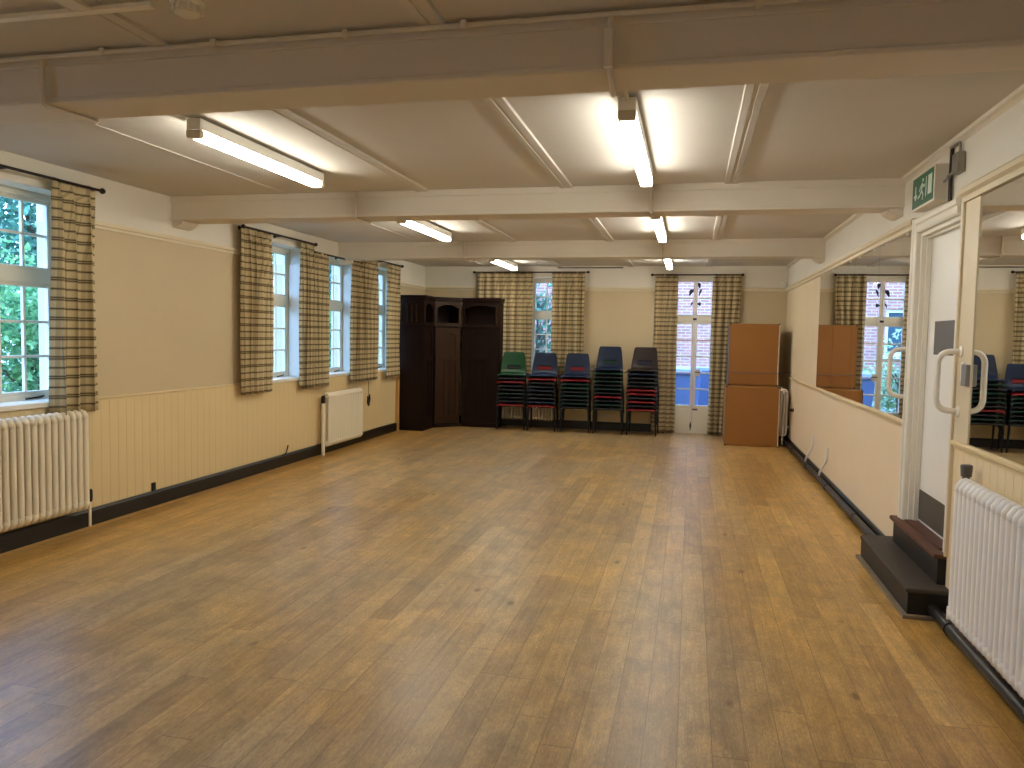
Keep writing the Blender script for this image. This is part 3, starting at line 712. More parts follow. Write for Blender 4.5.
# ------------------------------------------------------------------ CEILING LIGHTS
def striplight(x, y0_, y1_, label, tube):
    t = empty('ceiling_light', (x, (y0_+y1_)/2, ZC), label, 'strip light', 'fluorescent strip lights on the ceiling')
    z = ZC-.016
    box(x-.046, y0_, z-.064, x+.046, y1_, z).build('housing', M['wht'], t, bevel=.004)
    h = .042; zb = z-.065
    MB().prism([(x-.040, zb), (x-.040, zb-h*.8), (x-.034, zb-h), (x+.034, zb-h), (x+.040, zb-h*.8), (x+.040, zb)], 'y', y0_+.035, y1_-.035).build('diffuser', tube, t, smooth='auto')
    for a, b in ((y0_-.004, y0_+.034), (y1_-.034, y1_+.004)):
        MB().prism([(x-.046, zb-.001), (x-.046, zb-h*.8), (x-.04, zb-h-.004), (x+.04, zb-h-.004), (x+.046, zb-h*.8), (x+.046, zb-.001)], 'y', a, b).build('end_cap', M['capm'], t, bevel=.003)
    return t
striplight(-2.82, 3.96, 5.49, 'lit strip light nearest the left window, in front of the second beam', M['tube'])
striplight(-.35, 3.98, 5.78, 'lit strip light nearest the side door, in front of the second beam', M['tube2'])
striplight(-2.85, 7.30, 8.82, 'lit strip light on the left between the second and third beams', M['tube'])
striplight(-.35, 7.30, 9.08, 'lit strip light on the right between the second and third beams', M['tube2'])
striplight(-2.93, 11.2, 12.75, 'lit strip light on the left beyond the third beam', M['tube'])
striplight(-.36, 10.9, 12.6, 'lit strip light on the right beyond the third beam', M['tube2'])

for x in (-2.85, -.35):  # extra strip lights out of view, added to brighten the foreground
    striplight(x, -2.6, -.9, 'unseen strip light added behind the camera, %s one' % ('left' if x < -1 else 'right'), M['tube'])
# conduits feeding the lights over the beams
def conduit(label, pts_list, r=.011, clips=(), boxes=()):
    t = empty('conduit', pts_list[0][0], label, 'conduit')
    m = MB()
    for p in pts_list: m.tube(fillet_path(p, .02) if len(p) > 2 else p, r, 8)
    m.build('tube', M['beam'], t, smooth='auto')
    for c in clips: box(c[0]-.012, c[1]-.016, c[2]-.017, c[0]+.012, c[1]+.014, c[2]+.017).build('clip', M['beam'], t, bevel=.003)
    for c in boxes: MB().lathe(c, [(.03, -.02), (.034, -.012), (.034, .02)], 14).build('junction', M['beam'], t, smooth='auto')
    return t
conduit('painted conduit along the top of the nearest beam with drops to two lights',
        [[(XL+.02, 2.955, ZC-.022), (1.4, 2.955, ZC-.022)], [(-.33, 2.962, ZC-.03), (-.33, 2.965, BZ-.012), (-.345, 3.27, BZ-.012), (-.345, 3.27, ZC-.03), (-.35, 3.98, ZC-.03)],
         [(-2.88, 2.962, ZC-.03), (-2.88, 2.965, BZ-.012), (-2.86, 3.27, BZ-.012), (-2.86, 3.27, ZC-.03), (-2.855, 3.93, ZC-.03)]],
        clips=[(x, 2.955, ZC-.022) for x in (-4.1, -3.4, -2.55, -2.0, -1.4, -.9, .2, .75)])
bx = empty('conduit_cover', (-.33, 2.95, 2.72), 'flat white cable cover down the nearest beam face', 'cable cover')
box(-.352, 2.932, BZ-.004, -.318, 2.954, ZC-.08).build('cover', M['beam'], bx, bevel=.003)
for (y, xs, lab) in ((6.31, (-2.88, -.34), 'second'), (9.80, (-2.93, -.38), 'third')):
    for x, side in zip(xs, ('left', 'right')):
        conduit('painted conduit drop on the %s beam feeding its %s light' % (lab, side),
                [[(x, y-.024, ZC-.002), (x, y-.024, BZ-.012), (x, y+.285, BZ-.012), (x, y+.285, ZC-.03), (x, y+.97 if y < 7 else y+1.1, ZC-.03)]], r=.013)
# trunking at the top left and a smoke detector in front of the nearest beam
tr = empty('cable_trunking', (-2.4, 2.57, ZC), 'white cable trunking across the ceiling at the top left', 'trunking')
box(-3.4, 2.54, ZC-.035, -1.99, 2.575, ZC-.0165).build('channel', M['trim'], tr, bevel=.003)
box(-2.32, 2.40, ZC-.034, -2.24, 2.538, ZC-.0165).build('joint_box', M['signbox'], tr, bevel=.005)
sd = empty('smoke_detector', (-1.88, 2.61, ZC), 'white smoke detector on the ceiling before the nearest beam', 'smoke detector')
MB().lathe((-1.88, 2.61, ZC), [(.062, 0), (.062, -.012), (.052, -.018)], 24).build('base', M['wht'], sd, smooth='auto')
MB().lathe((-1.88, 2.61, ZC), [(.042, -.018), (.046, -.03), (.042, -.048), (.03, -.054)], 24).build('sensor_head', M['trim'], sd, smooth='auto')
for k in range(8):
    a = 2*PI*k/8; box(-1.88+.05*math.cos(a)-.006, 2.61+.05*math.sin(a)-.006, ZC-.042, -1.88+.05*math.cos(a)+.006, 2.61+.05*math.sin(a)+.006, ZC-.018).build('vent_fin', M['trim'], sd)

# motion sensor, door-bell push, hook
ps = empty('motion_sensor', (XR-.06, YB-.06, 2.56), 'white motion sensor high in the far right corner', 'sensor')
MB().tube([(XR-.004, YB-.004, 2.58), (XR-.05, YB-.05, 2.57)], .012).build('bracket', M['wht'], ps)
MB().lathe((XR-.07, YB-.07, 2.52), [(.02, -.05), (.033, -.03), (.036, .03), (.026, .05)], 16).build('sensor_body', M['wht'], ps, smooth='auto')
hk = empty('bell_push', (XR, 12.0, .58), 'dark round push button low on the right wall near the far corner', 'bell push')
MB().lathe((XR, 12.0, .58), [(.03, 0), (.03, -.01), (.02, -.016)], 16, 'x').build('plate', M['iron'], hk, smooth='auto')
MB().lathe((XR, 12.0, .58), [(.010, -.016), (.022, -.03), (.022, -.045), (.01, -.05)], 16, 'x').build('button', M['iron'], hk, smooth='auto')
cl = empty('cord_cleat', (XL+.014, 10.8, .62), 'dark cord cleat with hanging cord on the left wall by the far radiator', 'cleat')
MB().prism([(10.75, .55), (10.8, .50), (10.85, .60), (10.83, .68), (10.79, .60), (10.76, .66)], 'x', XL+.0145, XL+.035).build('cleat', M['iron'], cl, bevel=.004)
MB().tube([(XL+.022, 10.8, .66), (XL+.022, 10.79, .95)], .003, 6).build('cord', M['iron'], cl)
tag(MB().tube(fillet_path([(XL+.05, 8.22, .13), (XL+.06, 8.30, .15), (XL+.05, 8.33, .18), (XL+.05, 8.36, .235)], .03), .008, 8).build('cable_end', M['rub']), 'loose black cable end sticking up from the left skirting', 'cable')
tag(box(XL+.0142, 5.985, .137, XL+.03, 6.03, .21).build('cable_clip', M['rub'], bevel=.003), 'small black cable clip on the left boarding above the skirting', 'clip')

# ------------------------------------------------------------------ CURTAINS
def curtain(T, w, z0_, z1_, folds, amp, seed, label, group, lean=0.0, flare=1.0):
    """T(u, d, z): u along the rod, d out from the wall. header is gathered"""
    rnd = random.Random(seed); nu = folds*10+1; zs = [z1_-(z1_-z0_)*k/26 for k in range(27)]
    ph = [rnd.uniform(-.5, .5) for _ in range(folds+1)]; am = [rnd.uniform(.65, 1.25) for _ in range(folds+1)]
    ph2 = rnd.uniform(0, 6)
    m = MB(); uv = []
    for j, z in enumerate(zs):
        t = j/26; ht = max(0.0, 1-t/.07)
        arc = 0; prev = None
        for i in range(nu):
            s = i/(nu-1); k = s*folds; fi = min(int(k), folds-1); fr_ = k-fi
            a = am[fi]*(1-fr_)+am[fi+1]*fr_; p = ph[fi]*(1-fr_)+ph[fi+1]*fr_
            d = amp*a*math.sin(2*PI*k+p+.5*math.sin(t*2.2+ph2+fi))*(.55+.45*min(1, t*3))*(1-.55*ht)
            d += .010*ht*math.sin(2*PI*k*2.6+1)+.006*math.sin(k*3+t*5+ph2)
            # second direction: fold over-turn
            us = s*w + .35*amp*a*math.sin(4*PI*k+2*p)*(1-ht)
            us = (us-w/2)*(1+(flare-1)*t)+w/2 + lean*t*w
            P = T(us, .085+d, z); m.v.append(P)
            if prev is not None:
                arc += math.sqrt((us-prev[0])**2+(d-prev[1])**2)
            prev = (us, d); uv.append((arc, z))
    for j in range(26):
        for i in range(nu-1): m.f.append((j*nu+i, j*nu+i+1, (j+1)*nu+i+1, (j+1)*nu+i))
    m.uv = uv
    o = m.build('curtain', M['fabric'], smooth=True)
    so = o.modifiers.new('solid', 'SOLIDIFY'); so.thickness = .004
    return tag(o, label, 'curtain', group)
TL = lambda y0_: (lambda u, d, z: (XL+d, y0_+u, z))
TBk = lambda x0_: (lambda u, d, z: (x0_+u, YB-d, z))
CG = 'plaid curtains on the left wall'
curtain(TL(4.84), .45, .94, 2.71, 3, .075, 3, 'striped curtain at the nearest left window above the radiator', CG)
curtain(TL(7.31), .60, .92, 2.715, 5, .04, 5, 'plaid curtain, first panel past the second beam on the left wall', CG)
curtain(TL(8.60), .36, .90, 2.715, 4, .038, 8, 'plaid curtain on the right of the second left window', CG)
curtain(TL(8.98), .36, .89, 2.625, 3, .036, 11, 'plaid curtain on the left of the third left window', CG)
curtain(TL(10.05), .42, .90, 2.625, 4, .036, 14, 'plaid curtain on the right of the third left window', CG)
curtain(TL(10.40), .56, .90, 2.715, 4, .038, 17, 'plaid curtain on the left of the last left window', CG)
curtain(TL(11.30), .60, .90, 2.715, 5, .036, 23, 'plaid curtain beside the tall dark cupboards', CG)
BG = 'plaid curtains on the far wall'
curtain(TBk(-3.72), 1.00, .90, 2.735, 7, .055, 31, 'wide plaid curtain behind the dark cupboards and green chairs', BG)
curtain(TBk(-2.38), .57, .90, 2.735, 4, .06, 37, 'plaid curtain on the far wall behind the middle blue chairs', BG)
curtain(TBk(-.60), .36, .02, 2.69, 3, .058, 41, 'full-length plaid curtain left of the garden doors', BG, flare=1.05)
curtain(TBk(.345), .45, .012, 2.69, 4, .056, 43, 'full-length plaid curtain right of the garden doors, beside the boards', BG, lean=-.11, flare=.80)

def rod(a, b, d, axis, z, label, group, nb=3):
    c = (XL+d, (a+b)/2, z) if axis == 'y' else ((a+b)/2, YB-d, z)
    t = empty('curtain_rod', c, label, 'curtain rod', group)
    P = (lambda s, o=0, dz=0: (XL+d-o, s, z+dz)) if axis == 'y' else (lambda s, o=0, dz=0: (s, YB-d+o, z+dz))
    MB().tube([P(a), P(b)], .011, 10).build('rod', M['iron'], t, smooth='auto')
    for s, sg_ in ((a, -1), (b, 1)):
        MB().lathe(P(s), [(.011, 0), (.02, sg_*.01), (.024, sg_*.024), (.018, sg_*.04), (.006, sg_*.046)], 14, axis if axis == 'y' else 'x').build('finial', M['iron'], t, smooth='auto')
    for k in range(nb):
        s = a+(b-a)*(.04+.92*k/(nb-1))
        MB().tube([P(s), P(s, d-.004)], .007, 8).lathe(P(s, d-.008), [(.022, 0), (.022, .007)], 12, 'x' if axis == 'y' else 'y').build('bracket', M['iron'], t)
    return t
rod(3.62, 5.30, .115, 'y', 2.695, 'dark curtain rod over the nearest left window', 'curtain rods on the left wall')
rod(7.34, 8.90, .115, 'y', 2.70, 'dark curtain rod over the second left window', 'curtain rods on the left wall')
rod(8.95, 10.44, .085, 'y', 2.61, 'lower dark curtain rod over the third left window', 'curtain rods on the left wall')
rod(10.34, 11.88, .115, 'y', 2.70, 'dark curtain rod over the last left window', 'curtain rods on the left wall')
rod(-3.76, -1.77, .10, 'x', 2.72, 'dark curtain rod over the far window behind the chairs', 'curtain rods on the far wall')
rod(-.64, .78, .10, 'x', 2.675, 'dark curtain rod over the garden doors', 'curtain rods on the far wall')

# ------------------------------------------------------------------ dark corner cupboards
def arch_frame(W, w, zb, zt, rise, th, side):
    """board with an arched opening, in local (u, z); W(u, d, z) -> world"""
    m = MB(); n = 12; z_in0, z_in1 = zb+.04, zt-.05
    top = [(side+(w-2*side)*k/n, z_in1-rise+rise*math.sin(PI*k/n)**.8) for k in range(n+1)]
    def slab(poly):
        a = [W(u, 0, z) for u, z in poly]; b = [W(u, th, z) for u, z in poly]; k = len(poly)
        m.add(a+b, [tuple(range(k)), tuple(range(2*k-1, k-1, -1))]+[(i, i+k, (i+1) % k+k, (i+1) % k) for i in range(k)])
    slab([(0, zb), (side, zb), (side, zt), (0, zt)]); slab([(w-side, zb), (w, zb), (w, zt), (w-side, zt)])
    slab([(side, zb), (w-side, zb), (w-side, z_in0), (side, z_in0)])
    for (u0, h0), (u1, h1) in zip(top, top[1:]): slab([(u0, h0), (u1, h1), (u1, zt), (u0, zt)])
    return m
def oriented(W):
    def bx(m, u0, u1, d0, d1, za, zb):
        p = [W(u, d, z) for z in (za, zb) for (u, d) in ((u0, d0), (u1, d0), (u1, d1), (u0, d1))]
        m.add(p, [(0, 3, 2, 1), (4, 5, 6, 7), (0, 1, 5, 4), (1, 2, 6, 5), (2, 3, 7, 6), (3, 0, 4, 7)]); return m
    return bx
def face_frame(origin, du, dn):
    o, du, dn = Vector(origin), Vector(du).normalized(), Vector(dn).normalized()
    return lambda u, d, z: tuple(o+du*u-dn*d+Vector((0, 0, z)))     # d goes INTO the cupboard
ZN0, ZN1, ZT = 1.775, 2.17, 2.17
def cupboard(label, W, w, depth, dmat, loc, ends=False, spindles=False):
    bx = oriented(W); t = empty('wardrobe', loc, label, 'cupboard', None)
    m = MB(); bx(m, 0, .025, .03, depth, .0, ZT); bx(m, w-.025, w, .03, depth, 0, ZT); bx(m, .025, w-.025, depth-.02, depth, 0, ZT)
    bx(m, .025, w-.025, .03, depth-.02, ZN0-.03, ZN0); bx(m, .025, w-.025, .03, depth-.02, ZT-.02, ZT); bx(m, .025, w-.025, .03, depth-.02, .06, .08)
    m.build('carcass', M['darkwood'], t)
    c = MB(); bx(c, -.012, w+.012, -.015, depth, ZT, ZT+.03); bx(c, -.03, w+.03, -.035, depth, ZT+.03, ZT+.055); bx(c, -.02, w+.02, -.025, depth, ZT+.055, ZT+.075)
    c.build('cornice', M['darkwood'], t, bevel=.006)
    arch_frame(W, w, ZN0-.01, ZT, .07, .028, .05).build('niche_front', dmat, t)
    l = MB(); bx(l, -.008, w+.008, -.02, .03, ZN0-.045, ZN0-.012); l.build('ledge', M['darkwood'], t, bevel=.005)
    p = MB(); bx(p, 0, w, 0, .03, 0, .075); p.build('plinth', M['darkwood'], t, bevel=.003)
    # door: stiles, rails, arched upper panel, lower panel with two fielded strips
    d = MB(); za, zb, s = .08, ZN0-.05, .075
    bx(d, .02, .02+s, 0, .025, za, zb); bx(d, w-.02-s, w-.02, 0, .025, za, zb)
    bx(d, .02+s, w-.02-s, 0, .025, za, za+.13); bx(d, .02+s, w-.02-s, 0, .025, zb-.09, zb); bx(d, .02+s, w-.02-s, 0, .025, 1.16, 1.24)
    bx(d, .02+s, w-.02-s, .012, .022, za+.13, 1.16); bx(d, .02+s, w-.02-s, .012, .022, 1.24, zb-.09)
    n = 10; u0, u1 = .02+s, w-.02-s
    for k in range(n):
        a, b = u0+(u1-u0)*k/n, u0+(u1-u0)*(k+1)/n; tt = (k+.5)/n; drop = .10*(1-math.sin(PI*tt)**.7)
        bx(d, a, b, .002, .022, zb-.09-drop, zb-.09)
    for k in (1, 2): bx(d, u0+(u1-u0)*k/3-.012, u0+(u1-u0)*k/3+.012, .002, .014, za+.13, 1.16)
    bx(d, u0, u1, -.006, .004, 1.165, 1.18)
    door = d.build('door', dmat, t, bevel=.004)
    k = MB(); pt = W(w-.02-s/2, 0, 1.05); q_ = W(w-.02-s/2, -.03, 1.05); k.tube([pt, q_], [.008, .014], 10); k.build('knob', M['iron'], door, smooth='auto')
    if spindles:
        for u in spindles:
            sm = MB(); pt = W(u, .012, ZN0+.03); sm.lathe(pt, [(.014, 0), (.018, .03), (.010, .06), (.015, .15), (.010, .24), (.018, .28), (.014, .31)], 12); sm.build('spindle', M['midwood'], t, smooth='auto')
    return t
# unit along the left wall: its front looks across the room, its end towards us
W1 = face_frame((-4.27, 12.03, 0), (0, 1, 0), (1, 0, 0))
u1_ = cupboard('dark oak cupboard on the left wall, its end turned to the room', W1, .47, .44, M['darkwood'], (-4.5, 12.26, 0))
# open end with arched niche and spindles
We = face_frame((-4.71, 12.03, 0), (1, 0, 0), (0, -1, 0))
bxe = oriented(We)
m = MB(); 
e = arch_frame(We, .44, ZN0-.01, ZT, .05, .024, .05); e.build('end_niche_front', M['darkwood'], u1_).location = (0, -.026, 0)
m = MB(); bxe(m, .0, .44, -.025, .0, 0, ZN0-.05); bxe(m, -.005, .45, -.04, 0, ZN0-.045, ZN0-.012); m.build('end_panel', M['darkwood'], u1_, bevel=.004)
for u in (.14, .22, .30):
    sm = MB(); pt = We(u, -.014, ZN0+.03); sm.lathe(pt, [(.012, 0), (.016, .03), (.009, .06), (.013, .13), (.009, .2), (.016, .26), (.012, .30)], 12); sm.build('spindle', M['midwood'], u1_, smooth='auto')
Wc = face_frame((-4.26, 12.51, 0), (.36, .37, 0), (.37, -.36, 0))
cupboard('dark oak corner cupboard set diagonally with a lighter panelled door', Wc, .515, .42, M['midwood'], (-4.25, 12.85, 0))
Wr = face_frame((-3.89, 12.89, 0), (1, 0, 0), (0, -1, 0))
cupboard('dark oak cupboard on the far wall, beside the green chairs', Wr, .675, .27, M['darkwood'], (-3.55, 13.1, 0), spindles=(.612,))
cup = empty('cup', (-4.35, 12.16, ZN0+.001), 'small white cup in the open top of the left cupboard', 'cup')
MB().lathe((-4.42, 12.16, ZN0+.001), [(.025, 0), (.034, .02), (.040, .075), (.037, .075), (.03, .02)], 16).build('bowl', M['wht'], cup, smooth='auto')
MB().tube([(-4.383, 12.16, ZN0+.06), (-4.36, 12.16, ZN0+.055), (-4.36, 12.16, ZN0+.03), (-4.386, 12.16, ZN0+.022)], .005, 6).build('handle', M['wht'], cup)
tag(MB().prism([(11.90, 0), (11.97, 0), (11.975, .90), (11.905, .90)], 'x', XL+.0145, XL+.06).build('pine_plank', M['pale'], bevel=.003), 'pale pine plank standing between the left wall and the cupboards', 'plank')

# ------------------------------------------------------------------ stacking chairs
def shell_mesh():
    """one-piece seat and back: rows run from the front lip over the seat and up the back"""
    prof = [(-.236, .422), (-.238, .432), (-.225, .440), (-.17, .440), (-.08, .430), (.02, .422), (.10, .424), (.15, .436), (.185, .465), (.205, .51), (.222, .57), (.238, .64), (.252, .71), (.266, .785), (.272, .805)]
    half = [.225, .235, .24, .242, .24, .236, .23, .226, .224, .222, .218, .208, .198, .188, .170]
    nu = 14; m = MB()
    rows = len(prof)
    for j, ((y, z), h) in enumerate(zip(prof, half)):
        for i in range(nu+1):
            s = -1+2*i/nu; x = h*s
            t = max(0, (j-7)/(rows-8)) if j > 7 else 0
            seat = 1 if j < 7 else 0
            yy = y - (.030*(s*s) if j > 7 else 0)                  # back wraps forward at its sides
            zz = z + ((-.030 if abs(s) > .95 else 0)*(1 if j < 8 else 0)) + (.012*s*s if 2 <= j < 8 else 0)
            m.v.append((x, yy, zz))
    for j in range(rows-1):
        for i in range(nu):
            if j == 9 and 3 <= i < nu-3: continue                   # slot in the back
            a = j*(nu+1)+i; m.f.append((a, a+1, a+nu+2, a+nu+1))
    return m
chair_protos = {}
def make_chair():
    t = empty('stacking_chair', (0, 0, 0), 'x', 'chair')
    o = shell_mesh().build('shell', CH['blue'], t, smooth=True)
    so = o.modifiers.new('solid', 'SOLIDIFY'); so.thickness = .006; so.offset = -1
    sub = o.modifiers.new('sub', 'SUBSURF'); sub.levels = 1; sub.render_levels = 1
    for sx in (-1, 1):
        MB().tube(fillet_path([(sx*.185, -.14, .416), (sx*.212, -.155, .39), (sx*.238, -.215, .012)], .02), .011, 8).build('leg', M['legm'], t, smooth='auto')
        MB().tube(fillet_path([(sx*.185, .10, .412), (sx*.212, .115, .39), (sx*.238, .215, .012)], .02), .011, 8).build('leg', M['legm'], t, smooth='auto')
    fr = MB().tube([(-.19, -.14, .413), (.19, -.14, .413)], .010, 8).tube([(-.19, .10, .411), (.19, .10, .411)], .010, 8)
    for sx in (-1, 1): fr.tube([(sx*.185, -.15, .412), (sx*.185, .11, .411)], .010, 8)
    fr.build('underframe', M['legm'], t, smooth='auto')
    return t
proto = make_chair()
shells = {}
base = [c for c in proto.children if c.name.startswith('shell')][0]
for k, mt in CH.items():
    me = base.data.copy(); me.materials[0] = mt; shells[k] = me
WORD = dict(green='bright green', blue='blue', red='red', black='charcoal', brown='brown', navy='navy', dgreen='bottle green')
SHIFT = [-.067, -.05, -.026, -.01, .016]
ROT = [.124, .05, .056, .036, -.05]
STACKS = [(-2.905, 'first stack, nearest the dark cupboards', ['red', 'black', 'black', 'dgreen', 'black', 'black', 'red', 'black', 'green']),
          (-2.375, 'second stack from the dark cupboards', ['red', 'navy', 'black', 'black', 'navy', 'black', 'black', 'red', 'blue']),
          (-1.835, 'middle stack of the five', ['black', 'dgreen', 'black', 'dgreen', 'black', 'dgreen', 'dgreen', 'red', 'blue']),
          (-1.295, 'fourth stack from the dark cupboards', ['black', 'dgreen', 'black', 'red', 'black', 'dgreen', 'black', 'dgreen', 'black', 'dgreen', 'blue']),
          (-.745, 'fifth stack, nearest the garden doors', ['red', 'black', 'red', 'black', 'red', 'red', 'black', 'black', 'black', 'navy', 'brown'])]
ORD = ['', 'second', 'third', 'fourth', 'fifth', 'sixth', 'seventh', 'eighth', 'ninth', 'tenth']
first = True; rnd = random.Random(4)
for (x, where, cols), rot, dx in zip(STACKS, ROT, SHIFT):
    n = len(cols)
    for k, c in enumerate(cols):
        o = proto if first else copy_tree(proto); first = False
        o.location = (x+dx+rot*.12+rnd.uniform(-.006, .006), 12.86-.004*k, .065*k)
        o.rotation_euler.z = rot+rnd.uniform(-.012, .012)
        for ch in o.children:
            if ch.name.startswith('shell'): ch.data = shells[c]
        pos = 'topmost' if k == n-1 else ('bottom' if k == 0 else ORD[k]+' up')
        tag(o, '%s plastic stacking chair, %s in the %s' % (WORD[c], pos, where), 'chair', 'stacked plastic chairs along the far wall')

# ------------------------------------------------------------------ boards stacked in the far right corner
def storage_box(x0, x1, y0_, y1_, z0_, z1_, label, side):
    t = empty('storage_box', ((x0+x1)/2, (y0_+y1_)/2, z0_), label, 'box', None)
    MB().box(x0+.006, y0_+.02, z0_+.006, x1-.006, y1_, z1_-.006).build('body', M[side], t, bevel=.004)
    MB().box(x0+.004, y0_+.004, z0_+.008, x1-.016, y0_+.0198, z1_-.008).build('front_board', M['hardboard'], t, bevel=.002)
    MB().box(x1-.0158, y0_+.002, z0_+.004, x1-.002, y0_+.035, z1_-.004).build('edge_strip', M['hb_white'], t, bevel=.002)['label'] = 'white edge strip'
    MB().box(x0-.002, y0_, z0_, x0+.0038, y0_+.03, z1_).build('edge_strip', M['hb_edge'], t, bevel=.001)['label'] = 'grey edge strip'
    for xx in (x0-.003, x1-.03):
        for zz in (z0_, z1_-.014):
            MB().box(xx, y0_-.004, zz, xx+.033, y0_+.0, zz+.014).build('corner_cap', M['rub'], t)
    return t
storage_box(.548, 1.335, 12.08, 12.9, .0, .905, 'lower tan board-fronted box standing on the floor in the corner', 'hardboard')
up = storage_box(.592, 1.335, 12.42, 13.19, .906, 1.865, 'upper tan board-fronted box with grey side, on the lower box', 'hb_edge')
MB().tube([(.585, 12.41, 1.11), (.9, 12.409, 1.095), (1.34, 12.41, 1.105), (XR-.001, 12.6, 1.12)], .006, 6).build('tie_cord', M['hb_edge'], up)

# ------------------------------------------------------------------ OUTSIDE
struct(box(-30, -12, -.35, 30, 40, -.15).build('ground', M['ground']), 'garden ground outside the windows', 'ground')
def foliage(cx, cy, cz, rx, ry, rz, n, size, seed, clumps=14):
    rnd = random.Random(seed); m = MB()
    cs = []
    for _ in range(clumps):
        a, b = rnd.uniform(0, 2*PI), rnd.uniform(-1, 1); r = rnd.uniform(.35, .8)
        cs.append((cx+rx*r*math.cos(a)*math.sqrt(1-b*b), cy+ry*r*math.sin(a)*math.sqrt(1-b*b), cz+rz*r*b, rnd.uniform(.35, .6)))
    for _ in range(n):
        c = rnd.choice(cs); v = Vector((rnd.gauss(0, 1), rnd.gauss(0, 1), rnd.gauss(0, 1))).normalized()*rnd.uniform(.6, 1.0)*c[3]
        p = Vector((c[0]+v.x*rx, c[1]+v.y*ry, c[2]+v.z*rz))
        if p.z < -.1: p.z = rnd.uniform(-.1, .3)
        d = Vector((rnd.gauss(0, 1), rnd.gauss(0, 1), rnd.gauss(-.3, .7))).normalized(); e = d.cross(Vector((rnd.gauss(0, 1), rnd.gauss(0, 1), rnd.gauss(0, 1)))).normalized()
        s = size*rnd.uniform(.6, 1.3); w = s*.32; nrm = d.cross(e)*s*.12
        m.add([p-d*s*.5, p+e*w+nrm, p+d*s*.5, p-e*w+nrm], [(0, 1, 2), (0, 2, 3)])
    return m
def bush(name, c, r, n, size, seed, mat, label, cat, group, trunk=.06, clumps=14):
    t = empty(name, (c[0], c[1], -.15), label, cat, group)
    foliage(*c, *r, n, size, seed, clumps).build('foliage', mat, t)
    rnd = random.Random(seed+1); m = MB()
    m.tube([(c[0], c[1], -.15), (c[0]+rnd.uniform(-.1, .1), c[1], c[2]*.5), (c[0], c[1]+rnd.uniform(-.1, .1), c[2]+r[2]*.4)], [trunk, trunk*.75, trunk*.3], 8)
    for k in range(7):
        a = rnd.uniform(0, 2*PI); z = rnd.uniform(.3, .9)*c[2]
        m.tube([(c[0], c[1], z), (c[0]+r[0]*.35*math.cos(a), c[1]+r[1]*.35*math.sin(a), z+r[2]*.3), (c[0]+r[0]*.75*math.cos(a), c[1]+r[1]*.75*math.sin(a), z+r[2]*.6)], [trunk*.45, trunk*.3, trunk*.1], 6)
    m.build('branches', M['bark'], t)
    return t
HG = 'green shrubs outside the left windows'
sh = [(-8.0, 5.0, 1.1, .9, 1.15, 1.2), (-8.0, 8.0, 1.2, .9, 1.15, 1.3), (-8.1, 11.0, 1.1, .9, 1.15, 1.25), (-8.0, 14.0, 1.2, .9, 1.15, 1.3), (-8.1, 17.0, 1.2, .9, 1.15, 1.3)]
for i, b in enumerate(sh):
    bush('shrub', b[:3], b[3:], 5200, .095, 50+i, M['leaf1'], ['leafy shrub seen low in the nearest left window', 'leafy shrub past the nearest left window', 'leafy shrub behind the second left window', 'leafy shrub behind the third left window', 'leafy shrub seen through the last left window'][i], 'shrub', HG)
tr_ = [(-11.4, 6.5, 3.2, 1.8, 1.9, 2.8), (-11.6, 12.0, 3.2, 1.8, 1.9, 2.9), (-11.5, 17.5, 3.4, 1.9, 1.9, 3.0), (-11.6, 23.2, 3.4, 2.0, 2.0, 3.1)]
for i, b in enumerate(tr_):
    bush('tree', b[:3], b[3:], 9000, .14, 80+i, M['leaf2'], ['dark leafy tree filling the top of the nearest left window', 'dark leafy tree behind the second left window', 'dark leafy tree beyond the third left window', 'dark leafy tree beyond the last left window'][i], 'tree', 'trees beyond the shrubs', .14, 24)
bush('shrub', (.95, 15.9, .9), (.42, .5, 1.1), 1500, .1, 101, M['leaf1'], 'green bush outside the garden doors on the right', 'shrub', None)
bush('shrub', (-1.45, 18.0, .8), (.75, .55, .9), 1900, .1, 103, M['leaf3'], 'pale variegated bush outside the garden doors, below the brick house', 'shrub', None)
bush('shrub', (-3.3, 16.6, 1.5), (.9, .7, 1.9), 1800, .14, 105, M['leaf2'], 'dark bush outside the far window behind the chairs', 'shrub', None)
bush('flowering_plant', (-.14, 14.6, .12), (.22, .2, .30), 260, .07, 107, M['leaf3'], 'small pale plant at the foot of the garden doors outside', 'plant', None, .012, 6)
# brick house opposite
hs = empty('brick_house', (-1, 20.5, -.15), 'red brick house wall opposite the garden doors', 'building')
wall_y(20.3, 20.6, -8, 7, 7, [(-2.62, -1.57, 1.30, 2.42)]).build('wall', M['brick'], hs)
def hb(m, a, b, c, d, y0_=20.36, y1_=20.46): return m.box(a, y0_, b, c, y1_, d)
wf = MB(); hb(wf, -2.62, 1.30, -2.54, 2.42); hb(wf, -1.65, 1.30, -1.57, 2.42); hb(wf, -2.54, 1.30, -1.65, 1.38); hb(wf, -2.54, 2.34, -1.65, 2.42); hb(wf, -2.13, 1.38, -2.06, 2.34); hb(wf, -2.7, 1.22, -1.49, 1.30, 20.24)
w_ = wf.build('window', M['trim'], hs)
box(-2.54, 20.42, 1.38, -1.65, 20.425, 2.34).build('pane', paint('dark_far_pane', srgb(60, 84, 96), .1, .05), w_)
box(-8, 20.22, -.15, 7, 20.3, .9).build('rendered_base', M['render'], hs)
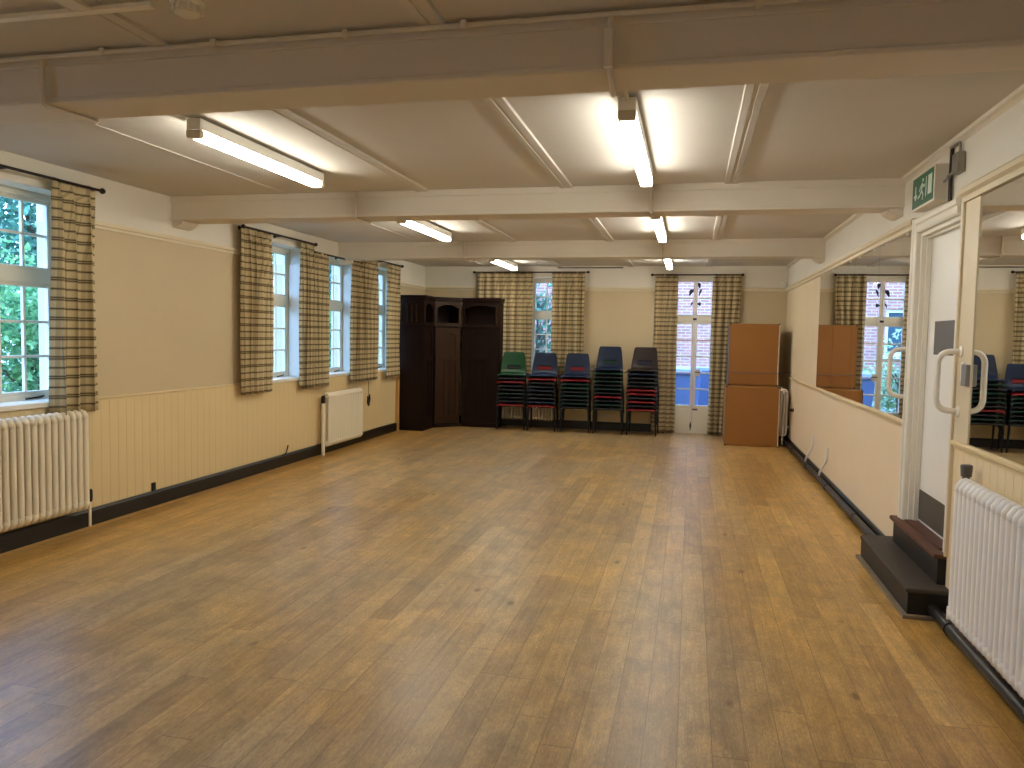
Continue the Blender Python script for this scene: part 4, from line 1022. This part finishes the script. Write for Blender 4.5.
# wheelie bins and a pale board leaning behind the left leaf
def bin_(x, y, label, h=1.06):
    t = empty('wheelie_bin', (x, y, -.15), label, 'bin', 'blue wheelie bins outside the garden doors')
    z = -.15; m = MB(); 
    b0 = [(x-.20, y-.24, z+.03), (x+.20, y-.24, z+.03), (x+.20, y+.24, z+.03), (x-.20, y+.24, z+.03)]; b1 = [(x-.28, y-.32, z+h), (x+.28, y-.32, z+h), (x+.28, y+.32, z+h), (x-.28, y+.32, z+h)]
    m.add(b0+b1, [(0, 3, 2, 1), (4, 5, 6, 7), (0, 1, 5, 4), (1, 2, 6, 5), (2, 3, 7, 6), (3, 0, 4, 7)]); m.build('body', M['bluebin'], t, bevel=.02)
    m = MB().prism([(y-.35, z+h), (y+.34, z+h), (y+.34, z+h+.05), (y+.1, z+h+.09), (y-.35, z+h+.05)], 'x', x-.30, x+.30); m.build('lid', M['bluebin'], t, bevel=.015)
    MB().tube([(x-.22, y+.38, z+h-.02), (x+.22, y+.38, z+h-.02)], .016).build('handle', M['bluebin'], t)
    for sx in (-1, 1): MB().lathe((x+sx*.2, y+.24, z+.1), [(.1, -.03), (.1, .03)], 16, 'x').build('wheel', M['rub'], t)
    return t
bin_(.42, 16.9, 'blue wheelie bin outside the right garden door leaf')
bin_(-.06, 15.7, 'blue wheelie bin outside the left garden door leaf')

# ------------------------------------------------------------------ LIGHT, CAMERA
w = bpy.data.worlds.new('overcast'); sc.world = w; w.use_nodes = True
nt = w.node_tree; nt.nodes.clear(); o = nt.nodes.new('ShaderNodeOutputWorld'); b = nt.nodes.new('ShaderNodeBackground')
tc = nt.nodes.new('ShaderNodeTexCoord'); sp = nt.nodes.new('ShaderNodeSeparateXYZ'); nt.links.new(tc.outputs['Generated'], sp.inputs[0])
rp = nt.nodes.new('ShaderNodeValToRGB'); rp.color_ramp.elements[0].position = .0; rp.color_ramp.elements[0].color = (.34, .56, 1.0, 1)
rp.color_ramp.elements[1].position = .7; rp.color_ramp.elements[1].color = (.27, .48, 1.0, 1)
nt.links.new(sp.outputs[2], rp.inputs[0]); nt.links.new(rp.outputs[0], b.inputs[0]); b.inputs[1].default_value = 8.5
nt.links.new(b.outputs[0], o.inputs[0])

yaw, pitch, roll, fpx = .2268, -.0623, .0188, 768.38
f = Vector((-math.sin(yaw)*math.cos(pitch), math.cos(yaw)*math.cos(pitch), math.sin(pitch)))
r0 = f.cross(Vector((0, 0, 1))).normalized(); u0 = r0.cross(f)
r = math.cos(roll)*r0+math.sin(roll)*u0; u = -math.sin(roll)*r0+math.cos(roll)*u0
cam = bpy.data.objects.new('camera', bpy.data.cameras.new('camera')); col.objects.link(cam)
cam.matrix_world = Matrix(((r.x, u.x, -f.x, 0), (r.y, u.y, -f.y, 0), (r.z, u.z, -f.z, 1.6), (0, 0, 0, 1)))
cam.data.sensor_width = 36; cam.data.lens = fpx*36/1024; cam.data.clip_start = .05
sc.camera = cam
sc.view_settings.view_transform = 'Standard'; sc.view_settings.look = 'None'; sc.view_settings.exposure = 0.48; sc.view_settings.gamma = 1
sc.view_settings.use_curve_mapping = False
sc.cycles.use_denoising = True
sc.cycles.max_bounces = 10; sc.cycles.diffuse_bounces = 6; sc.cycles.transparent_max_bounces = 16
